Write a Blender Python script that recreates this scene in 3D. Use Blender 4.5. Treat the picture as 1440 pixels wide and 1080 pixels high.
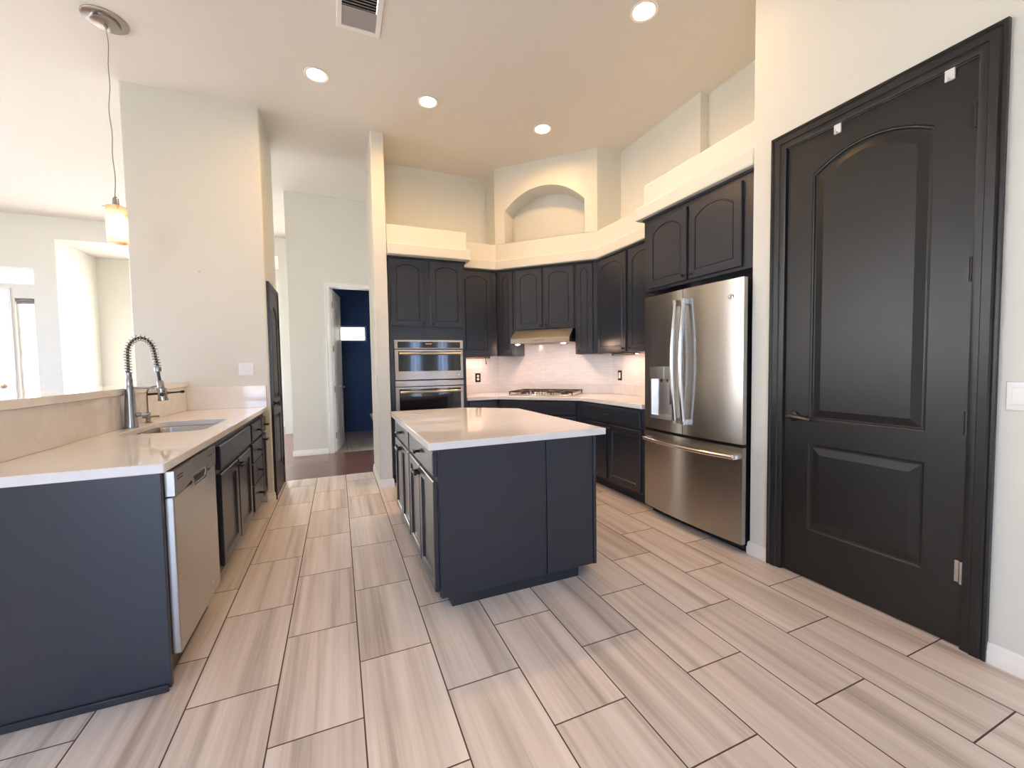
import bpy, bmesh, math, random
from math import sin, cos, pi, radians, sqrt
from mathutils import Matrix, Vector
from mathutils.geometry import tessellate_polygon

random.seed(7)
SC = bpy.context.scene
COL = SC.collection
for o in list(bpy.data.objects):
    bpy.data.objects.remove(o)

# ------------------------------------------------------------------ camera
FPX, YAW, PITCH, ROLL, CAMH = 581.73, 0.397718, 0.045811, 0.015273, 1.27
fw = Vector((sin(YAW), cos(YAW), 0)); rt = Vector((cos(YAW), -sin(YAW), 0)); up = Vector((0, 0, 1))
f2 = fw * cos(PITCH) - up * sin(PITCH); u2 = up * cos(PITCH) + fw * sin(PITCH)
r3 = rt * cos(ROLL) - u2 * sin(ROLL); u3 = u2 * cos(ROLL) + rt * sin(ROLL)
cam_data = bpy.data.cameras.new('camera')
cam = bpy.data.objects.new('camera', cam_data); COL.objects.link(cam)
cam_data.sensor_fit = 'HORIZONTAL'; cam_data.sensor_width = 36.0; cam_data.lens = FPX / 1440 * 36
cam_data.clip_start = 0.05; cam_data.clip_end = 200
cam.matrix_world = Matrix(((r3.x, u3.x, -f2.x, 0), (r3.y, u3.y, -f2.y, 0), (r3.z, u3.z, -f2.z, CAMH), (0, 0, 0, 1)))
SC.camera = cam

# ------------------------------------------------------------------ world and exposure
W = bpy.data.worlds.new('sky'); SC.world = W; W.use_nodes = True
bg = W.node_tree.nodes['Background']
SKY_STRENGTH = 15.0
_n, _l = W.node_tree.nodes, W.node_tree.links
_tc = _n.new('ShaderNodeTexCoord'); _dot = _n.new('ShaderNodeVectorMath'); _dot.operation = 'DOT_PRODUCT'
_dot.inputs[1].default_value = Vector((0.05, 0.9, 0.35)).normalized()     # the sunny side of the sky
_l.new(_tc.outputs['Generated'], _dot.inputs[0])
_rmp = _n.new('ShaderNodeValToRGB'); _mr = _n.new('ShaderNodeMapRange'); _mr.inputs['From Min'].default_value = -1.0
_l.new(_dot.outputs['Value'], _mr.inputs['Value']); _l.new(_mr.outputs['Result'], _rmp.inputs['Fac'])
_rmp.color_ramp.elements[0].position = 0.1; _rmp.color_ramp.elements[0].color = (0.44, 0.63, 1.0, 1)
_rmp.color_ramp.elements[1].position = 0.85; _rmp.color_ramp.elements[1].color = (1.0, 0.97, 0.90, 1)
_l.new(_rmp.outputs['Color'], bg.inputs['Color']); bg.inputs['Strength'].default_value = SKY_STRENGTH
SC.view_settings.view_transform = 'Standard'
SC.view_settings.look = 'None'
SC.view_settings.exposure = 0.08
SC.view_settings.gamma = 1.0
SC.view_settings.use_curve_mapping = False
SC.cycles.use_denoising = True
SC.cycles.max_bounces = 12
SC.cycles.diffuse_bounces = 8
SC.cycles.glossy_bounces = 6
SC.cycles.transparent_max_bounces = 12
SC.cycles.sample_clamp_indirect = 12.0
SUN_DIR = Vector((0.72, 0.60, 0.52)).normalized()
sun_data = bpy.data.lights.new('sun', 'SUN'); sun_data.energy = 26.0; sun_data.angle = 0.02; sun_data.color = (1.0, 0.95, 0.86)
sun = bpy.data.objects.new('sun', sun_data); COL.objects.link(sun); sun.rotation_euler = SUN_DIR.to_track_quat('Z', 'Y').to_euler()
CAN_STRENGTH = 350.0
CAN_COLOR = (1.0, 0.59, 0.25)


def portal(name, loc, size, direction):
    """daylight enters through this window opening"""
    L = bpy.data.lights.new(name, 'AREA'); L.shape = 'RECTANGLE'; L.size, L.size_y = size
    L.cycles.is_portal = True
    o = bpy.data.objects.new(name, L); COL.objects.link(o); o.location = loc
    o.rotation_euler = Vector(direction).to_track_quat('-Z', 'Y').to_euler()


portal('window_light', (-7.0, 4.55, 1.55), (4.7, 2.7), (1, 0, 0))  # spans both invented windows of the left wall
portal('window_light', (-1.75, -3.14, 1.35), (2.1, 2.2), (0, 1, 0))  # opening of the invented wide window behind the camera
portal('window_light', (2.52, -3.14, 1.375), (1.15, 1.85), (0, 1, 0))
portal('window_light', (-2.425, 10.22, 1.675), (2.15, 2.65), (0, -1, 0))
portal('window_light', (-5.35, 9.02, 1.6), (2.0, 2.7), (0, -1, 0))
portal('window_light', (0.2, 8.72, 1.935), (0.7, 0.32), (0, -1, 0))

portal('window_light', (4.26, 5.95, 1.5), (0.9, 2.4), (-1, 0, 0))  # opening of the invented hallway window

# ------------------------------------------------------------------ materials
def new_mat(name):
    m = bpy.data.materials.new(name); m.use_nodes = True
    n = m.node_tree.nodes; l = m.node_tree.links
    return m, n, l, n['Principled BSDF']


def mat(name, color, rough=0.5, metal=0.0, var=0.04, var_scale=6.0, bump=0.0, bump_scale=200.0, coat=0.0, spec=0.5, aniso=0.0):
    m, n, l, p = new_mat(name)
    p.inputs['Roughness'].default_value = rough; p.inputs['Metallic'].default_value = metal
    p.inputs['Coat Weight'].default_value = coat; p.inputs['Coat Roughness'].default_value = 0.1
    p.inputs['Specular IOR Level'].default_value = spec
    if aniso: p.inputs['Anisotropic'].default_value = aniso
    tc = n.new('ShaderNodeTexCoord')
    nz = n.new('ShaderNodeTexNoise'); nz.inputs['Scale'].default_value = var_scale; nz.inputs['Detail'].default_value = 4
    l.new(tc.outputs['Object'], nz.inputs['Vector'])
    mx = n.new('ShaderNodeMix'); mx.data_type = 'RGBA'
    mx.inputs['A'].default_value = (*[max(0, c * (1 - var)) for c in color], 1)
    mx.inputs['B'].default_value = (*[min(1, c * (1 + var)) for c in color], 1)
    l.new(nz.outputs['Fac'], mx.inputs['Factor']); l.new(mx.outputs['Result'], p.inputs['Base Color'])
    if bump:
        nb = n.new('ShaderNodeTexNoise'); nb.inputs['Scale'].default_value = bump_scale; nb.inputs['Detail'].default_value = 3
        l.new(tc.outputs['Object'], nb.inputs['Vector'])
        b = n.new('ShaderNodeBump'); b.inputs['Strength'].default_value = bump; b.inputs['Distance'].default_value = 0.002
        l.new(nb.outputs['Fac'], b.inputs['Height']); l.new(b.outputs['Normal'], p.inputs['Normal'])
    return m


def emission_mat(name, color, strength):
    m = bpy.data.materials.new(name); m.use_nodes = True
    n = m.node_tree.nodes; l = m.node_tree.links; n.clear()
    e = n.new('ShaderNodeEmission'); e.inputs['Color'].default_value = (*color, 1); e.inputs['Strength'].default_value = strength
    o = n.new('ShaderNodeOutputMaterial'); l.new(e.outputs[0], o.inputs[0])
    return m


def steel_mat(name, color, rough, axis, metal=1.0, aniso=0.9):
    """brushed steel: grain along one local axis stretches the reflections across it"""
    m, n, l, p = new_mat(name)
    p.inputs['Metallic'].default_value = metal
    tc = n.new('ShaderNodeTexCoord'); mp = n.new('ShaderNodeMapping')
    sc_ = [90, 90, 90]; sc_[axis] = 0.8
    mp.inputs['Scale'].default_value = sc_
    nz = n.new('ShaderNodeTexNoise'); nz.inputs['Scale'].default_value = 1.0; nz.inputs['Detail'].default_value = 2
    l.new(tc.outputs['Object'], mp.inputs['Vector']); l.new(mp.outputs['Vector'], nz.inputs['Vector'])
    p.inputs['Roughness'].default_value = rough
    mx = n.new('ShaderNodeMix'); mx.data_type = 'RGBA'
    mx.inputs['A'].default_value = (*[c * 0.98 for c in color], 1); mx.inputs['B'].default_value = (*[c * 1.02 for c in color], 1)
    l.new(nz.outputs['Fac'], mx.inputs['Factor']); l.new(mx.outputs['Result'], p.inputs['Base Color'])
    p.inputs['Anisotropic'].default_value = aniso
    cb = n.new('ShaderNodeCombineXYZ'); cb.inputs[axis].default_value = 1.0
    vt = n.new('ShaderNodeVectorTransform'); vt.vector_type = 'VECTOR'; vt.convert_from = 'OBJECT'; vt.convert_to = 'WORLD'
    l.new(cb.outputs[0], vt.inputs[0]); l.new(vt.outputs[0], p.inputs['Tangent'])
    p.inputs['Anisotropic Rotation'].default_value = ANISO_ROT
    m['grain'] = axis
    return m


ANISO_ROT = 0.25


def quartz_mat(name, color, scale=1.0, vein=0.965):
    m, n, l, p = new_mat(name)
    p.inputs['Roughness'].default_value = 0.06
    tc = n.new('ShaderNodeTexCoord')
    mp = n.new('ShaderNodeMapping'); mp.inputs['Rotation'].default_value = (0, 0, 0.5); mp.inputs['Scale'].default_value = (1.0 * scale, 3.0 * scale, 2.5 * scale)
    l.new(tc.outputs['Object'], mp.inputs['Vector'])
    nz = n.new('ShaderNodeTexNoise'); nz.inputs['Scale'].default_value = 1.3; nz.inputs['Detail'].default_value = 6; nz.inputs['Distortion'].default_value = 0.5
    l.new(mp.outputs['Vector'], nz.inputs['Vector'])
    r = n.new('ShaderNodeValToRGB')
    r.color_ramp.elements[0].position = 0.42; r.color_ramp.elements[0].color = (*color, 1)
    r.color_ramp.elements[1].position = 0.62; r.color_ramp.elements[1].color = (*color, 1)
    e = r.color_ramp.elements.new(0.53); e.color = (color[0] * vein, color[1] * vein * 0.99, color[2] * vein * 0.98, 1)
    l.new(nz.outputs['Fac'], r.inputs['Fac']); l.new(r.outputs['Color'], p.inputs['Base Color'])
    return m


def tile_floor_mat(name, x0, y0, wid, length, tones, grout, rough=0.32, streak=1.0):
    """wood-look porcelain planks: long side along Y, half offset"""
    m, n, l, p = new_mat(name)
    tc = n.new('ShaderNodeTexCoord'); sp = n.new('ShaderNodeSeparateXYZ'); l.new(tc.outputs['Object'], sp.inputs[0])
    ax = n.new('ShaderNodeMath'); ax.operation = 'ADD'; ax.inputs[1].default_value = -x0 + 200 * wid
    ay = n.new('ShaderNodeMath'); ay.operation = 'ADD'; ay.inputs[1].default_value = -y0 + 200 * length
    l.new(sp.outputs['X'], ax.inputs[0]); l.new(sp.outputs['Y'], ay.inputs[0])
    cb = n.new('ShaderNodeCombineXYZ'); l.new(ay.outputs[0], cb.inputs['X']); l.new(ax.outputs[0], cb.inputs['Y'])
    br = n.new('ShaderNodeTexBrick'); br.offset = 0.5; br.offset_frequency = 2; br.squash = 1.0
    br.inputs['Scale'].default_value = 1.0; br.inputs['Mortar Size'].default_value = 0.0027; br.inputs['Mortar Smooth'].default_value = 0.0
    br.inputs['Brick Width'].default_value = length; br.inputs['Row Height'].default_value = wid; br.inputs['Bias'].default_value = 0.0
    br.inputs['Color1'].default_value = (0, 0, 0, 1); br.inputs['Color2'].default_value = (1, 1, 1, 1); br.inputs['Mortar'].default_value = (0.5, 0.5, 0.5, 1)
    l.new(cb.outputs[0], br.inputs['Vector'])
    # per-tile random value shifts the streak pattern
    rnd = n.new('ShaderNodeSeparateColor'); l.new(br.outputs['Color'], rnd.inputs[0])
    k = n.new('ShaderNodeMath'); k.operation = 'MULTIPLY'; k.inputs[1].default_value = 211.0; l.new(rnd.outputs[0], k.inputs[0])
    cx = n.new('ShaderNodeCombineXYZ')
    mx_ = n.new('ShaderNodeMath'); mx_.operation = 'MULTIPLY'; mx_.inputs[1].default_value = 15.0 * streak; l.new(sp.outputs['X'], mx_.inputs[0])
    my_ = n.new('ShaderNodeMath'); my_.operation = 'MULTIPLY'; my_.inputs[1].default_value = 0.35; l.new(sp.outputs['Y'], my_.inputs[0])
    l.new(mx_.outputs[0], cx.inputs['X']); l.new(my_.outputs[0], cx.inputs['Y']); l.new(k.outputs[0], cx.inputs['Z'])
    nz = n.new('ShaderNodeTexNoise'); nz.inputs['Scale'].default_value = 1.0; nz.inputs['Detail'].default_value = 5; nz.inputs['Roughness'].default_value = 0.64; nz.inputs['Distortion'].default_value = 0.08
    l.new(cx.outputs[0], nz.inputs['Vector'])
    r = n.new('ShaderNodeValToRGB'); el = r.color_ramp.elements
    el[0].position = 0.28; el[0].color = (*tones[0], 1); el[1].position = 0.66; el[1].color = (*tones[2], 1)
    e = el.new(0.48); e.color = (*tones[1], 1)
    l.new(nz.outputs['Fac'], r.inputs['Fac'])
    # per-tile tone
    tone = n.new('ShaderNodeMapRange'); tone.inputs['To Min'].default_value = 0.93; tone.inputs['To Max'].default_value = 1.07; l.new(rnd.outputs[0], tone.inputs['Value'])
    vm = n.new('ShaderNodeVectorMath'); vm.operation = 'SCALE'; l.new(r.outputs['Color'], vm.inputs[0]); l.new(tone.outputs['Result'], vm.inputs['Scale'])
    mix = n.new('ShaderNodeMix'); mix.data_type = 'RGBA'; l.new(br.outputs['Fac'], mix.inputs['Factor'])
    l.new(vm.outputs[0], mix.inputs['A']); mix.inputs['B'].default_value = (*grout, 1)
    l.new(mix.outputs['Result'], p.inputs['Base Color'])
    rr = n.new('ShaderNodeMapRange'); rr.inputs['To Min'].default_value = rough; rr.inputs['To Max'].default_value = 0.85; l.new(br.outputs['Fac'], rr.inputs['Value'])
    l.new(rr.outputs['Result'], p.inputs['Roughness'])
    b = n.new('ShaderNodeBump'); b.invert = True; b.inputs['Strength'].default_value = 0.1; b.inputs['Distance'].default_value = 0.001
    l.new(br.outputs['Fac'], b.inputs['Height']); l.new(b.outputs['Normal'], p.inputs['Normal'])
    return m


def mosaic_mat(name):
    """small glossy white mosaic rows; vector is (x - y, z)"""
    m, n, l, p = new_mat(name)
    tc = n.new('ShaderNodeTexCoord'); sp = n.new('ShaderNodeSeparateXYZ'); l.new(tc.outputs['Object'], sp.inputs[0])
    s = n.new('ShaderNodeMath'); s.operation = 'SUBTRACT'; l.new(sp.outputs['X'], s.inputs[0]); l.new(sp.outputs['Y'], s.inputs[1])
    a = n.new('ShaderNodeMath'); a.operation = 'ADD'; a.inputs[1].default_value = 40; l.new(s.outputs[0], a.inputs[0])
    cb = n.new('ShaderNodeCombineXYZ'); l.new(a.outputs[0], cb.inputs['X']); l.new(sp.outputs['Z'], cb.inputs['Y'])
    br = n.new('ShaderNodeTexBrick'); br.offset = 0.37
    br.inputs['Scale'].default_value = 1.0; br.inputs['Mortar Size'].default_value = 0.0012; br.inputs['Brick Width'].default_value = 0.15
    br.inputs['Row Height'].default_value = 0.0185
    br.inputs['Color1'].default_value = (0.80, 0.80, 0.80, 1); br.inputs['Color2'].default_value = (0.88, 0.88, 0.88, 1); br.inputs['Mortar'].default_value = (0.62, 0.60, 0.58, 1)
    l.new(cb.outputs[0], br.inputs['Vector']); l.new(br.outputs['Color'], p.inputs['Base Color'])
    p.inputs['Roughness'].default_value = 0.16
    b = n.new('ShaderNodeBump'); b.invert = True; b.inputs['Strength'].default_value = 0.4; b.inputs['Distance'].default_value = 0.001
    l.new(br.outputs['Fac'], b.inputs['Height']); l.new(b.outputs['Normal'], p.inputs['Normal'])
    return m


def pane_mat(name, tint=(1, 1, 1)):
    m = bpy.data.materials.new(name); m.use_nodes = True
    n = m.node_tree.nodes; l = m.node_tree.links; n.clear()
    t = n.new('ShaderNodeBsdfTransparent'); t.inputs[0].default_value = (*tint, 1)
    g = n.new('ShaderNodeBsdfGlossy'); g.inputs['Roughness'].default_value = 0.02
    fr = n.new('ShaderNodeFresnel'); fr.inputs['IOR'].default_value = 1.45
    mx = n.new('ShaderNodeMixShader'); o = n.new('ShaderNodeOutputMaterial')
    ge = n.new('ShaderNodeNewGeometry'); inv = n.new('ShaderNodeMath'); inv.operation = 'SUBTRACT'; inv.inputs[0].default_value = 1.0
    l.new(ge.outputs['Backfacing'], inv.inputs[1]); mu = n.new('ShaderNodeMath'); mu.operation = 'MULTIPLY'
    l.new(fr.outputs[0], mu.inputs[0]); l.new(inv.outputs[0], mu.inputs[1])      # reflect on the outer face only
    l.new(mu.outputs[0], mx.inputs[0]); l.new(t.outputs[0], mx.inputs[1]); l.new(g.outputs[0], mx.inputs[2]); l.new(mx.outputs[0], o.inputs[0])
    return m


def shade_glass_mat(name):
    """amber mosaic art glass"""
    m = bpy.data.materials.new(name); m.use_nodes = True
    n = m.node_tree.nodes; l = m.node_tree.links; n.clear()
    tc = n.new('ShaderNodeTexCoord'); v = n.new('ShaderNodeTexVoronoi'); v.inputs['Scale'].default_value = 38
    l.new(tc.outputs['Object'], v.inputs['Vector'])
    r = n.new('ShaderNodeValToRGB'); el = r.color_ramp.elements
    el[0].color = (0.95, 0.86, 0.74, 1); el[1].color = (0.80, 0.50, 0.34, 1); e = el.new(0.6); e.color = (0.94, 0.80, 0.68, 1)
    sp = n.new('ShaderNodeSeparateColor'); l.new(v.outputs['Color'], sp.inputs[0]); l.new(sp.outputs[0], r.inputs['Fac'])
    tr = n.new('ShaderNodeBsdfTranslucent'); l.new(r.outputs['Color'], tr.inputs['Color'])
    tp = n.new('ShaderNodeBsdfTransparent'); l.new(r.outputs['Color'], tp.inputs['Color'])
    gl = n.new('ShaderNodeBsdfGlossy'); gl.inputs['Roughness'].default_value = 0.1
    a = n.new('ShaderNodeMixShader'); a.inputs[0].default_value = 0.22; l.new(tr.outputs[0], a.inputs[1]); l.new(tp.outputs[0], a.inputs[2])
    b = n.new('ShaderNodeMixShader'); b.inputs[0].default_value = 0.06; l.new(a.outputs[0], b.inputs[1]); l.new(gl.outputs[0], b.inputs[2])
    o = n.new('ShaderNodeOutputMaterial'); l.new(b.outputs[0], o.inputs[0])
    return m


M = {}
M['wall'] = mat('wall_paint', (0.71, 0.708, 0.645), 0.75, bump=0.25, bump_scale=140, var=0.015)
M['ceiling'] = mat('ceiling_paint', (0.73, 0.70, 0.655), 0.85, bump=0.35, bump_scale=110, var=0.015)
M['white'] = mat('white_trim_paint', (0.84, 0.83, 0.80), 0.4, var=0.015)
M['navy'] = mat('navy_wall_paint', (0.035, 0.085, 0.22), 0.6, bump=0.2, bump_scale=140)
M['cab'] = mat('charcoal_cabinet_paint', (0.027, 0.031, 0.042), 0.28, var=0.06, bump=0.08, bump_scale=260)
M['door'] = mat('black_door_paint', (0.015, 0.0145, 0.014), 0.36, spec=0.4, var=0.06, bump=0.1, bump_scale=240)
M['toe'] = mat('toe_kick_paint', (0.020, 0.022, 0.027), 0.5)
M['quartz'] = quartz_mat('white_quartz', (0.86, 0.84, 0.825))
M['quartz_splash'] = quartz_mat('veined_quartz', (0.76, 0.74, 0.72), 1.6, 0.95)
M['mosaic'] = mosaic_mat('white_mosaic_tile')
M['tile'] = tile_floor_mat('wood_look_tile', 0.048, 1.855 + 0.3079, 0.3079, 0.6158, ((0.40, 0.345, 0.31), (0.69, 0.615, 0.575), (0.83, 0.76, 0.725)), (0.09, 0.055, 0.045))
M['bath_tile'] = tile_floor_mat('bath_tile', 0.1, 0.0, 0.45, 0.45, ((0.26, 0.24, 0.21), (0.42, 0.39, 0.35), (0.5, 0.47, 0.43)), (0.2, 0.18, 0.16), streak=0.4)
M['steel'] = steel_mat('brushed_steel', (0.55, 0.525, 0.495), 0.30, 0)
M['steel_v'] = steel_mat('brushed_steel_door', (0.465, 0.455, 0.445), 0.27, 0)
M['steel_dark'] = steel_mat('dark_steel_panel', (0.30, 0.29, 0.28), 0.3, 0)
M['nickel'] = mat('brushed_nickel', (0.42, 0.40, 0.38), 0.27, 1.0)
M['satin'] = mat('satin_steel', (0.66, 0.64, 0.62), 0.22, 1.0)
M['chrome'] = mat('bright_chrome', (0.75, 0.75, 0.75), 0.10, 1.0)
M['bronze'] = mat('dark_bronze', (0.022, 0.018, 0.016), 0.32, 0.35)
M['black'] = mat('black_plastic', (0.012, 0.012, 0.013), 0.4)
M['blackgl'] = mat('black_glass', (0.012, 0.012, 0.014), 0.05, coat=0.5)
M['iron'] = mat('cast_iron', (0.035, 0.022, 0.018), 0.5, bump=0.2)
M['plate'] = mat('white_plastic', (0.80, 0.79, 0.78), 0.35)
M['porcelain'] = mat('white_porcelain', (0.82, 0.82, 0.80), 0.12)
M['gold'] = mat('brass', (0.72, 0.50, 0.28), 0.25, 1.0)
M['dark'] = mat('dark_void', (0.01, 0.01, 0.01), 0.8)
M['pane'] = pane_mat('window_glass')
M['shade'] = shade_glass_mat('amber_mosaic_glass')
M['can'] = emission_mat('lamp_lens', CAN_COLOR, CAN_STRENGTH)
M['hoodlamp'] = emission_mat('hood_lamp_lens', (1.0, 0.66, 0.50), 480.0)
M['added_barglow'] = emission_mat('added_bar_glow', (1.0, 0.62, 0.42), 28.0)  # light added under the wall cabinets to brighten the tile
M['bulb'] = emission_mat('bulb_glow', (1.0, 0.78, 0.55), 75.0)
M['display'] = emission_mat('clock_display', (1.0, 0.35, 0.25), 0.9)
M['concrete'] = mat('pale_concrete', (0.5, 0.48, 0.45), 0.9)


def wood_floor():
    m, n, l, p = new_mat('dark_wood_planks')
    tc = n.new('ShaderNodeTexCoord')
    br = n.new('ShaderNodeTexBrick'); br.offset = 0.37
    br.inputs['Scale'].default_value = 1.0; br.inputs['Brick Width'].default_value = 1.2; br.inputs['Row Height'].default_value = 0.125; br.inputs['Mortar Size'].default_value = 0.001
    br.inputs['Color1'].default_value = (0.11, 0.052, 0.038, 1); br.inputs['Color2'].default_value = (0.20, 0.10, 0.075, 1); br.inputs['Mortar'].default_value = (0.03, 0.015, 0.01, 1)
    mo = n.new('ShaderNodeMapping'); mo.inputs['Location'].default_value = (50, 50, 0)
    l.new(tc.outputs['Object'], mo.inputs['Vector']); l.new(mo.outputs['Vector'], br.inputs['Vector'])
    mp = n.new('ShaderNodeMapping'); mp.inputs['Scale'].default_value = (2, 40, 1); l.new(tc.outputs['Object'], mp.inputs['Vector'])
    nz = n.new('ShaderNodeTexNoise'); nz.inputs['Scale'].default_value = 1; nz.inputs['Detail'].default_value = 5; l.new(mp.outputs['Vector'], nz.inputs['Vector'])
    mr = n.new('ShaderNodeMapRange'); mr.inputs['To Min'].default_value = 0.45; mr.inputs['To Max'].default_value = 1.6; l.new(nz.outputs['Fac'], mr.inputs['Value'])
    vm = n.new('ShaderNodeVectorMath'); vm.operation = 'SCALE'; l.new(br.outputs['Color'], vm.inputs[0]); l.new(mr.outputs['Result'], vm.inputs['Scale'])
    l.new(vm.outputs[0], p.inputs['Base Color']); p.inputs['Roughness'].default_value = 0.2
    return m


M['wood'] = wood_floor()

# ------------------------------------------------------------------ mesh helpers
I4 = Matrix.Identity(4)


class MB:
    def __init__(s, T=None):
        s.bm = bmesh.new(); s.T = T or I4

    def v(s, p):
        return s.bm.verts.new(s.T @ Vector(p))

    def face(s, vs):
        try:
            return s.bm.faces.new(vs)
        except ValueError:
            return None

    def box(s, x0, x1, y0, y1, z0, z1):
        x0, x1 = min(x0, x1), max(x0, x1); y0, y1 = min(y0, y1), max(y0, y1); z0, z1 = min(z0, z1), max(z0, z1)
        p = [s.v((x, y, z)) for z in (z0, z1) for x, y in ((x0, y0), (x1, y0), (x1, y1), (x0, y1))]
        for f in ((3, 2, 1, 0), (4, 5, 6, 7), (0, 1, 5, 4), (1, 2, 6, 5), (2, 3, 7, 6), (3, 0, 4, 7)):
            s.face([p[i] for i in f])
        return s

    def plate(s, outer, holes, a, b, fn):
        """flat slab with holes; 2-D outlines lifted by fn(u, v, w), w from a to b"""
        polys = [[Vector((u, v, 0)) for u, v in outer]] + [[Vector((u, v, 0)) for u, v in h] for h in holes]
        flat = [q for pl in polys for q in pl]
        tris = tessellate_polygon(polys)
        A = [s.v(fn(q.x, q.y, a)) for q in flat]; B = [s.v(fn(q.x, q.y, b)) for q in flat]
        for t in tris:
            s.face([A[i] for i in t]); s.face([B[i] for i in reversed(t)])
        k = 0
        for pl in polys:
            n = len(pl)
            for i in range(n):
                j = (i + 1) % n
                s.face([A[k + i], A[k + j], B[k + j], B[k + i]])
            k += n
        bmesh.ops.recalc_face_normals(s.bm, faces=s.bm.faces)
        return s

    def prism(s, poly, z0, z1, holes=()):
        return s.plate(poly, holes, z0, z1, lambda u, v, w: (u, v, w))

    def loops(s, L, cap0=True, cap1=True, closed=True):
        V = [[s.v(p) for p in lp] for lp in L]
        n = len(L[0])
        for a, b in zip(V, V[1:]):
            for i in range(n if closed else n - 1):
                j = (i + 1) % n
                s.face([a[i], a[j], b[j], b[i]])
        if cap0: s.face(list(reversed(V[0])))
        if cap1: s.face(V[-1])
        return s

    def cyl(s, p0, p1, r0, r1=None, n=20, cap=True):
        r1 = r0 if r1 is None else r1
        p0, p1 = Vector(p0), Vector(p1); d = (p1 - p0).normalized()
        a = d.orthogonal().normalized(); b = d.cross(a)
        ring = lambda c, r: [c + a * (r * cos(2 * pi * i / n)) + b * (r * sin(2 * pi * i / n)) for i in range(n)]
        return s.loops([ring(p0, r0), ring(p1, r1)], cap, cap)

    def lathe(s, prof, o=(0, 0, 0), d=(0, 0, 1), n=24, cap0=True, cap1=True):
        """prof: (radius, height along d)"""
        o = Vector(o); d = Vector(d).normalized(); a = d.orthogonal().normalized(); b = d.cross(a)
        return s.loops([[o + d * h + a * (r * cos(2 * pi * i / n)) + b * (r * sin(2 * pi * i / n)) for i in range(n)] for r, h in prof], cap0, cap1)

    def tube(s, path, r, n=10, rad=None, flat=1.0):
        P = [Vector(p) for p in path]; T = []
        for i in range(len(P)):
            T.append((P[min(i + 1, len(P) - 1)] - P[max(i - 1, 0)]).normalized())
        a = T[0].orthogonal().normalized(); L = []
        for i, p in enumerate(P):
            a = (a - T[i] * a.dot(T[i])).normalized(); b = T[i].cross(a)
            q = rad[i] if rad else r
            L.append([p + a * (q * cos(2 * pi * k / n)) + b * (q * flat * sin(2 * pi * k / n)) for k in range(n)])
        return s.loops(L)

    def panel(s, u0, u1, v0, v1, fn, th=0.02, fr=0.055, arch=0.0, prof=None, N=12, top=True):
        """framed door: outlines in (u, v), n outward; fn(u, v, n)"""
        w, h = u1 - u0, v1 - v0
        n = N if arch > 0 else 0

        def outline(ins, a):
            l, r, b, t = u0 + ins, u1 - ins, v0 + ins, v1 - ins
            c0 = w / 2 - fr; c = w / 2 - ins
            rise = a * (c / c0) if c0 > 0 else 0
            pts = [(l, b), (r, b), (r, t - rise)]
            for i in range(1, n + 1):
                k = i / (n + 1)
                x = r + (l - r) * k
                pts.append((x, t - rise + rise * (1 - abs(2 * k - 1) ** 2.3)))
            pts.append((l, t - rise))
            return pts
        prof = prof or [(fr, th), (fr + 0.003, th - 0.007), (fr + 0.009, th - 0.007), (fr + 0.013, th - 0.0015)]
        L = [[fn(x, y, 0) for x, y in outline(0, 0)], [fn(x, y, th - 0.004) for x, y in outline(0, 0)], [fn(x, y, th) for x, y in outline(0.004, 0)]]
        for ins, d in prof:
            L.append([fn(x, y, d) for x, y in outline(ins, arch)])
        return s.loops(L)

    def moulding(s, path, prof, fn):
        """profile (offset, n) swept with mitres along an open 2-D path (offset to the left of travel)"""
        P = [Vector((a, b)) for a, b in path]; L = []
        for i, p in enumerate(P):
            d0 = (P[i] - P[i - 1]).normalized() if i else None
            d1 = (P[i + 1] - P[i]).normalized() if i < len(P) - 1 else None
            d0 = d0 or d1; d1 = d1 or d0
            n0 = Vector((-d0.y, d0.x)); n1 = Vector((-d1.y, d1.x)); m = (n0 + n1).normalized(); m = m / max(0.2, m.dot(n0))
            L.append([fn(p.x + m.x * o, p.y + m.y * o, n) for o, n in prof])
        return s.loops(L)


def build(name, mb, material, parent=None, bevel=0.0, seg=2, smooth=35, world=False):
    me = bpy.data.meshes.new(name)
    bmesh.ops.recalc_face_normals(mb.bm, faces=mb.bm.faces)
    if world and parent is not None:
        bmesh.ops.transform(mb.bm, matrix=PM[parent.name].inverted(), verts=mb.bm.verts)
    mb.bm.to_mesh(me); mb.bm.free()
    o = bpy.data.objects.new(name, me); COL.objects.link(o)
    me.materials.append(M[material] if isinstance(material, str) else material)
    if parent is not None: o.parent = parent
    for p in me.polygons: p.use_smooth = True
    g = me.materials[0].get('grain')
    if g is not None:                        # cut edges across the grain are plain metal
        me.materials.append(M['nickel'])
        for p in me.polygons:
            if abs(p.normal[g]) > 0.85: p.material_index = 1
    me.set_sharp_from_angle(angle=radians(smooth))
    if bevel:
        b = o.modifiers.new('bevel', 'BEVEL'); b.width = bevel; b.segments = seg; b.limit_method = 'ANGLE'; b.angle_limit = radians(40)
        b.harden_normals = False
    return o


PM = {}


def absolute(o):
    return PM[o.name]


def thing(name, label, cat, loc=(0, 0, 0), rotz=0.0, group=None):
    o = bpy.data.objects.new(name, None); COL.objects.link(o)
    o.location = loc; o.rotation_euler = (0, 0, rotz); o.empty_display_size = 0.1
    o['label'] = label; o['category'] = cat
    if group: o['group'] = group
    PM[o.name] = Matrix.Translation(loc) @ Matrix.Rotation(rotz, 4, 'Z')
    return o


def tag(o, label, cat, group=None):
    o['label'] = label; o['category'] = cat
    if group: o['group'] = group
    return o


def struct(name, mb, m, bevel=0.0, parent=None, label=None):
    o = build(name, mb, m, parent, bevel)
    if parent is None: o['kind'] = 'structure'
    if label: o['label'] = label
    return o


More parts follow.
